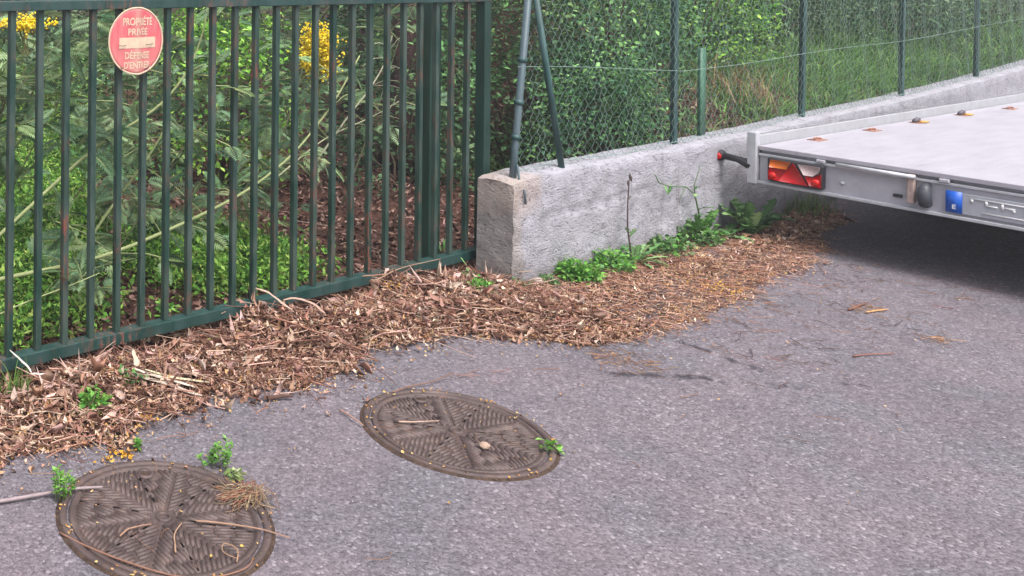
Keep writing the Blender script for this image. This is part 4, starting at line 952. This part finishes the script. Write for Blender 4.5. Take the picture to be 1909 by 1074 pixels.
# feathery mimosa branches
MG = [(110, 138, 106), (94, 124, 92), (128, 156, 118), (78, 108, 80), (142, 166, 120)]
def compound(g, P, M, L, cols):
    """bipinnate leaves: a midrib with pairs of narrow combs"""
    n = len(P); pairs = 12; c = pal(cols, n, .22)
    for k in range(pairs):
        t = .12 + .86 * k / (pairs - 1); pl = (.36 * math.sin(math.pi * (.18 + .74 * t)) + .05)
        for s in (-1, 1):
            an = s * (1.25 - .45 * t)
            d = np.array([math.cos(an), math.sin(an), 0]); nn = np.array([-d[1], d[0], 0]); w = .042
            base = np.array([t, 0, -.25 * t * t]); sag = np.array([0, 0, -.05])
            loc = np.stack([base, base + d * pl * .45 + nn * w, base + d * pl + sag, base + d * pl * .45 - nn * w])
            V = np.einsum('nij,kj->nki', M, loc) * L[:, None, None] + P[:, None]
            b = (np.arange(n) * 4)[:, None, None]
            g.add(V.reshape(-1, 3), (np.array([(0, 1, 2), (0, 2, 3)])[None] + b).reshape(-1, 3), None, np.repeat(c * rng.uniform(.85, 1.15, (n, 1)), 4, 0))
    loc = np.array([(0, -.008, 0), (0, .008, 0), (.5, .006, -.06), (1, 0, -.25)]); V = np.einsum('nij,kj->nki', M, loc) * L[:, None, None] + P[:, None]
    b = (np.arange(n) * 4)[:, None, None]; g.add(V.reshape(-1, 3), (np.array([(0, 1, 2), (0, 2, 3)])[None] + b).reshape(-1, 3), None, np.repeat(np.tile(lin(150, 160, 110), (n, 1)), 4, 0))
def mimosa(pts, r, nl, label, col=(150, 160, 112), spread=.16, L0=.12, cols=MG, start=.05, nbr=10, name='mimosa_branch'):
    P = np.array(pts, float); root = empty(name, P[0], label, 'branch', 'mimosa branches behind the gate bars')
    P = P - P[0]; t = np.linspace(0, len(P) - 1, len(P) * 4); Q = np.stack([np.interp(t, np.arange(len(P)), P[:, k]) for k in range(3)], -1)
    for _ in range(2): Q[1:-1] = (Q[:-2] + Q[1:-1] + Q[2:]) / 3
    g = G(); tube(g, Q, np.linspace(r, r * .4, len(Q)), 6, lin(*col)); pos = []; dirs = []
    for k in range(nbr):
        i = int(random.uniform(start, .98) * (len(Q) - 1)); a = random.uniform(0, 6.28); ln = spread * random.uniform(.5, 1.6)
        d = np.array([math.cos(a), math.sin(a) * .6, random.uniform(-.3, .7)]); d /= np.linalg.norm(d)
        b = [Q[i], Q[i] + d * ln * .5 + [0, 0, .02], Q[i] + d * ln]; tube(g, b, r * .28, 4, lin(*col))
        for m in range(max(1, nl // nbr)):
            f = random.uniform(.15, 1); pos.append(b[0] + d * ln * f); dirs.append(a + random.gauss(0, .9))
    g.build('stem', M_STEM, root, True)
    n = len(pos); pos = np.array(pos); g = G()
    compound(g, pos, rotmats(np.array(dirs), rng.normal(.05, .4, n), rng.normal(0, .5, n)), L0 * rng.uniform(.6, 1.25, n), cols); g.build('foliage', M_LEAF, root)
mimosa([(-.6, .25, .32), (.095, .25, .345), (.659, .25, .353), (1.305, .25, .496), (1.555, .25, .574), (1.856, .26, .709), (2.2, .3, .95), (2.45, .34, 1.2)], .0105, 60, 'long pale mimosa stem sloping up from the lower left behind the gate', spread=.22, start=.12, nbr=14)
mimosa([(-.2, .3, .3), (.253, .28, .626), (.592, .25, .878), (.963, .25, 1.025), (1.15, .26, 1.2), (1.26, .28, 1.4), (1.3, .3, 1.6)], .009, 70, 'pale mimosa stem rising steeply behind the bars below the sign', spread=.22, nbr=14)
mimosa([(.5, .45, .15), (.75, .4, .5), (1.0, .35, .8), (1.1, .35, .95)], .009, 60, 'mimosa stem with blue-green leaves rising below the middle bars', spread=.25, nbr=12)
mimosa([(-.1, .12, .22), (.10, .06, .30), (.3, .0, .36), (.42, -.03, .40)], .004, 14, 'feathery mimosa spray poking out between the bars low on the left', spread=.10, L0=.15, nbr=5, start=.5)
mimosa([(2.3, .5, .6), (2.5, .45, .85), (2.62, .4, 1.0), (2.75, .4, 1.15), (2.8, .4, 1.3)], .006, 6, 'thin pale twig with small buds behind the right-hand bars', (176, 176, 150), .16, .06, MG, .2, 8)
mimosa([(2.0, .55, .5), (2.35, .5, .72), (2.7, .45, .82), (3.0, .45, .92)], .005, 8, 'thin pale twig reaching right behind the bars near the guide post', (170, 172, 140), .14, .07, MG, .2, 8)
k = 0
MB = [(.4, 1.0, 0, .8, 1.4, 70, 'behind the sign at the upper left'), (-.1, 1.1, 0, .9, 1.5, 60, 'hanging high at the far left behind the gate'), (.9, 1.3, 0, .6, 1.3, 80, 'just right of the sign behind the bars'), (1.3, .8, 0, .2, .9, 60, 'low behind the third quarter of the bars'),
      (1.55, 1.5, 0, .5, 1.4, 80, 'in the shade left of the yellow blossom'), (3.3, 1.9, 0, .3, .85, 60, 'below the yellow blossom behind the bars'), (3.1, 1.3, 0, 1.0, 1.6, 60, 'in front of the trunk behind the right-hand bars'), (3.6, 1.0, 0, 1.0, 1.7, 50, 'beside the guide post behind the gate end'), (.9, 2.2, 0, .7, 1.6, 90, 'further back behind the sign'), (2.0, .9, 0, .2, .55, 40, 'low behind the middle of the gate')]
for (x, y, z, h0, h1, nl, where) in MB:
    q = .3 * (random.random() - .5); z0 = bz(x, y)
    mimosa([(x - .3, y + .2, z0), (x - .12, y + .05, z0 + h0 * .7), (x + .15 + q, y, z0 + (h0 + h1) / 2), (x + .45 + q, y - .12, z0 + h1)], .0055, int(nl * 1.7), 'bushy mimosa branch of feathery grey-green leaves ' + where, spread=.36, L0=.15, nbr=22, start=.3, col=(104, 108, 82))

# shrubs
def shrub(x, y, rx, ry, h, n, ls, cols, label, z0=None, asp=.55, nst=9, jit=.5, name='shrub', cat='shrub', bot=.05, group=None):
    z0 = float(H(np.array([x]), np.array([y]))[0]) if z0 is None else z0
    root = empty(name, (x, y, z0), label, cat, group)
    g = G(); gs = G()
    # branch ends carry leaf clumps through the crown's volume
    nc = max(26, n // 42); a = rng.uniform(0, 6.28, nc); e = rng.uniform(bot, 1, nc); rr = np.sqrt(1 - (np.clip(e - .35, 0, 1) / .68) ** 2 + 1e-3) * (.45 + .6 * rng.random(nc) ** .5)
    C = np.c_[rx * rr * np.cos(a), ry * rr * np.sin(a), h * e * (.85 + .3 * rng.random(nc))]
    per = n // nc; cl = pal(cols, nc, jit)
    pos = np.repeat(C, per, 0); m = len(pos); s = .085 * (rx + ry + h) / 3 + ls * .7
    off = rng.normal(0, 1, (m, 3)) * [s, s, s * .75]; pos = pos + off
    keep = pos[:, 2] > .01; pos = pos[keep]; off = off[keep]; m = len(pos)
    col = np.repeat(cl, per, 0)[keep] * rng.uniform(.75, 1.25, (m, 1))
    L = ls * rng.uniform(.6, 1.3, m)
    leaves4(g, pos, rotmats(np.arctan2(off[:, 1], off[:, 0]) + rng.normal(0, .9, m), rng.normal(-.1, .5, m), rng.normal(0, .6, m)), L, L * asp, .12, col)
    g.build('foliage', M_LEAF, root)
    for k in range(nst):
        c = C[k * (nc // nst)]; tube(gs, [(.05 * math.cos(k), .05 * math.sin(k), -.05), tuple(c * [.35, .35, .5]), tuple(c)], [.012, .008, .003], 5, lin(84, 70, 58))
    gs.build('branches', M_STEM, root); return root
SG = [(78, 122, 74), (98, 140, 84), (58, 94, 62), (122, 162, 98), (70, 108, 80), (50, 84, 58)]
SB = [(112, 162, 62), (136, 182, 76), (88, 134, 54), (156, 194, 94)]
SDK = [(60, 86, 56), (74, 100, 66), (50, 74, 50), (90, 116, 80)]
SGR = [(88, 114, 84), (104, 128, 98), (72, 98, 74), (120, 142, 108)]
for (x, y, rx, ry, h, n, ls, cols, where) in [
    (5.15, .50, .55, .34, .75, 6500, .040, SG, 'leafy mid green shrub right behind the first fence panel'),
    (5.9, .80, .75, .45, 1.5, 8500, .042, SG, 'dense green shrub filling the fence panel left of the first slim post'),
    (5.4, 1.3, .9, .5, 1.9, 7500, .048, SDK + SG[:2], 'darker shrub behind the leafy ones in the first fence panel'),
    (7.3, .8, .6, .4, 1.25, 5600, .042, SB + SG, 'yellowish green shrub straddling the first slim fence post'),
    (4.3, 1.5, .55, .5, .8, 2200, .05, SDK, 'low dark shrub in the shade beside the terminal fence post'),
    (9.2, .95, .9, .4, 1.0, 4600, .05, SDK + SGR, 'rounded grey-green bush in the grass near the second slim post'),
    (8.1, .95, .55, .3, .7, 3200, .042, SB + SG, 'small rounded yellow-green bush between the first and second slim posts'),
    (11.2, .70, 1.1, .4, .95, 5200, .055, SDK + SGR, 'wide grey-green bush in the grass near the third slim post'),
    (8.6, 1.9, .9, .7, 1.6, 3800, .055, SG + SGR, 'green bush at the top of the grassy bank'),
    (10.6, 1.6, 1.0, .7, 1.5, 3800, .06, SDK + SGR, 'dark grey-green bush high on the bank behind the right fence posts'),
    (13.2, .75, 1.1, .5, 1.2, 4600, .06, SGR + SDK, 'feathery pale grey-green bush furthest right behind the fence'),
    (14.6, 1.3, 1.2, .8, 1.8, 3200, .07, SDK, 'dark bush at the far right end behind the fence'),
    (7.0, 3.0, 1.0, .8, 2.2, 3800, .06, SDK + SG, 'tall dark bush further up the bank behind the shrubs'),
    (9.6, 3.0, 1.2, .9, 1.9, 3400, .07, SDK + SG[:2], 'broad dark bush behind the grassy bank'),
    (3.1, 2.15, .5, .35, 1.5, 3400, .05, SB, 'bright green leafy bush seen between the middle bars of the gate'),
    (4.7, 3.6, .8, .7, 2.0, 3600, .055, SG + SGR, 'grey-green bush behind the trunk'),
    (2.4, 4.6, .8, .6, 1.7, 3000, .06, SGR, 'grey-green bush far behind the sign'),
    (6.3, 4.6, 1.1, .9, 2.3, 3400, .07, SG + SDK, 'big dark bush at the back of the plot right of the trunk'),
    (1.9, 6.6, 1.1, .9, 2.0, 3000, .07, SDK + SGR, 'dark bush at the far left back of the plot'),
    (3.6, 6.6, 1.3, 1.0, 2.4, 3400, .075, SDK + SG, 'tall dark bush at the far back behind the sign'),
    (5.2, 6.2, 1.3, 1.0, 2.5, 3400, .075, SDK, 'tall dark bush at the far back behind the yellow blossom'),
    (8.2, 5.2, 1.5, 1.1, 2.6, 3400, .08, SDK, 'tall dark bush at the back behind the gate end'),
    (2.65, 2.8, .6, .4, 1.3, 3000, .05, SDK + SG, 'mid green bush behind the bars right of the sign'),
    (5.5, 2.4, .6, .5, 1.5, 2600, .055, SGR + SG, 'pale feathery shrub seen between the gate end and the terminal post')]:
    shrub(x, y, rx, ry, h, n, ls, cols, where, group='shrubs behind the gate and the fence')

# yellow mimosa blossom
def blossom(x, y, z, r, h, n, label):
    root = empty('blossom_branch', (x, y, z - h), label, 'blossom'); g = G()
    P = np.c_[rng.normal(0, r * .42, n), rng.normal(0, r * .3, n), h + rng.normal(0, h * .42, n)]
    keep = vnoise(P[:, 0] * 16, P[:, 2] * 16, 8) > .42; P = P[keep]; n = len(P)
    s = rng.uniform(.006, .012, n); V = OCT[None] * s[:, None, None] + P[:, None]
    g.add(V.reshape(-1, 3), (OT[None] + (np.arange(n) * 6)[:, None, None]).reshape(-1, 3), None, np.repeat(pal([(246, 222, 50), (236, 206, 44), (250, 230, 92)], n, .12), 6, 0)); g.build('flower_heads', M_LEAF, root)['kind'] = 'stuff'
    g = G()
    for k in range(8): tube(g, [(.02 * math.cos(k), 0, -.1), tuple(P[k * 5] * [.5, .5, .5]), tuple(P[k * 5])], .003, 4, lin(120, 120, 80), cap=False)
    g.build('stems', M_STEM, root)
blossom(2.40, .60, 1.20, .125, .16, 3000, 'large yellow mimosa blossom hanging behind the middle bars of the gate')
blossom(.36, .5, 1.42, .17, .045, 420, 'yellow mimosa blossom at the upper left corner behind the gate')

# grass on the bank behind the fence
g = G()
def bank_d(x, y): return np.clip(sstep(6.6, 7.3, x) * (1 - sstep(11.5, 13.5, x)) + .3, 0, 1) * (1 - sstep(1.3, 2.4, y))
P = scatter(24000, 4.8, 15, .0, 2.0, lambda x, y: bank_d(x, y) * (.35 + .65 * (fbm(x * 3, y * 3, 88) > .47))); n = len(P); z = H(P[:, 0], P[:, 1])
blades(g, np.c_[P, z], rng.uniform(0, 6.28, n), rng.uniform(.06, .21, n), rng.uniform(.006, .013, n), rng.uniform(.5, 2.4, n), pal([(96, 140, 72), (120, 160, 86), (78, 118, 60), (148, 176, 108), (136, 132, 92)], n, .3, [.3, .28, .27, .13, .02]))
tag(g.build('bank_grass', M_LEAF), 'long green grass growing on the bank behind the chain-link fence', 'grass', kind='stuff')
# dry brown stalks near the first slim post
g = G(); n = 110; P = np.c_[rng.normal(6.85, .2, n), rng.uniform(.05, .5, n)]; z = H(P[:, 0], P[:, 1])
blades(g, np.c_[P, z + .05], rng.uniform(0, 6.28, n), rng.uniform(.15, .5, n), rng.uniform(.004, .008, n), rng.uniform(.3, 1.8, n), pal([(150, 120, 92), (120, 92, 70), (172, 146, 112)], n, .25))
tag(g.build('dry_stalks', M_DRY), 'dead brown stalks tangled behind the fence right of the first slim post', 'dry stalks', kind='stuff')

# trees whose crowns shade the plot behind the gate
def tree(x, y, r, h, lean, crown_r, n, label, ls=.11, z0=None):
    z0 = float(H(np.array([x]), np.array([y]))[0]) - .05 if z0 is None else z0
    root = empty('tree', (x, y, z0), label, 'tree', 'trees standing behind the gate')
    g = G(); k = np.linspace(0, 1, 12); P = np.c_[lean[0] * k ** 1.5 + .04 * np.sin(k * 7), lean[1] * k ** 1.5 + .03 * np.cos(k * 5), h * k]
    tube(g, P, r * (1.35 - .35 * np.minimum(1, k * 6)) * (1 - .55 * k), 14, (1, 1, 1), jit=.5, seed=int(x * 10))
    top = P[-1]
    tips = []
    for m in range(9):
        a = m * 2.4; st = P[6 + m % 6]; e = st + np.array([math.cos(a) * crown_r * .75, math.sin(a) * crown_r * .75, .5 + .25 * m]); tips.append(e)
        tube(g, [st, (st + e) / 2 + [0, 0, .15], e], [r * .4, r * .22, r * .08], 7)
    g.build('trunk', M_BARK, root, True)
    g = G(); nc = n // 90; C = top + rng.normal(0, 1, (nc, 3)) * [crown_r * .55, crown_r * .55, .75] + [0, 0, .5]
    C = C[C[:, 2] > 1.85]; C[:, 1] = np.maximum(C[:, 1], .35 - y)
    pos = np.repeat(C, 40, 0) + rng.normal(0, .2, (len(C) * 40, 3)); m = len(pos); L = ls * rng.uniform(.6, 1.3, m)
    leaves4(g, pos, rotmats(rng.uniform(0, 6.28, m), rng.normal(-.2, .5, m), rng.normal(0, .5, m)), L, L * .5, .1, pal(SG, m, .3)); g.build('crown', M_LEAF, root)
tree(4.72, 1.78, .145, 3.2, (.15, .2), 1.5, 3200, 'thick dark reddish trunk behind the right-hand bars of the gate')
tree(6.6, 3.9, .10, 3.6, (.1, .2), 1.8, 3600, 'dark tree standing far back behind the gate end')
tree(.9, 5.6, .09, 3.6, (.1, .1), 1.8, 3600, 'dark tree standing far back at the left of the gate')

# pale volume added to lift dark areas and imitate a smeared lens
def lens_haze():
    bm = bmesh.new(); bmesh.ops.create_cube(bm, size=1); me = bpy.data.meshes.new('lens_haze'); bm.to_mesh(me); bm.free()
    m = bpy.data.materials.new('lens_haze'); m.use_nodes = True; nt = m.node_tree
    nt.nodes.remove(nt.nodes['Principled BSDF']); v = N(nt, 'ShaderNodeVolumePrincipled', Density=LENS_HAZE); v.inputs['Color'].default_value = (.9, .93, 1, 1); v.inputs['Anisotropy'].default_value = .2
    nt.links.new(v.outputs[0], nt.nodes['Material Output'].inputs['Volume']); me.materials.append(m)
    o = link('lens_haze', me, None, (6, 0, 3.5)); o.scale = (900, 900, 10.5); o['kind'] = 'stuff'; o['label'] = 'thin pale veil added over the road and the bank to lift dark areas like a smeared lens'
LENS_HAZE = .0045
lens_haze()
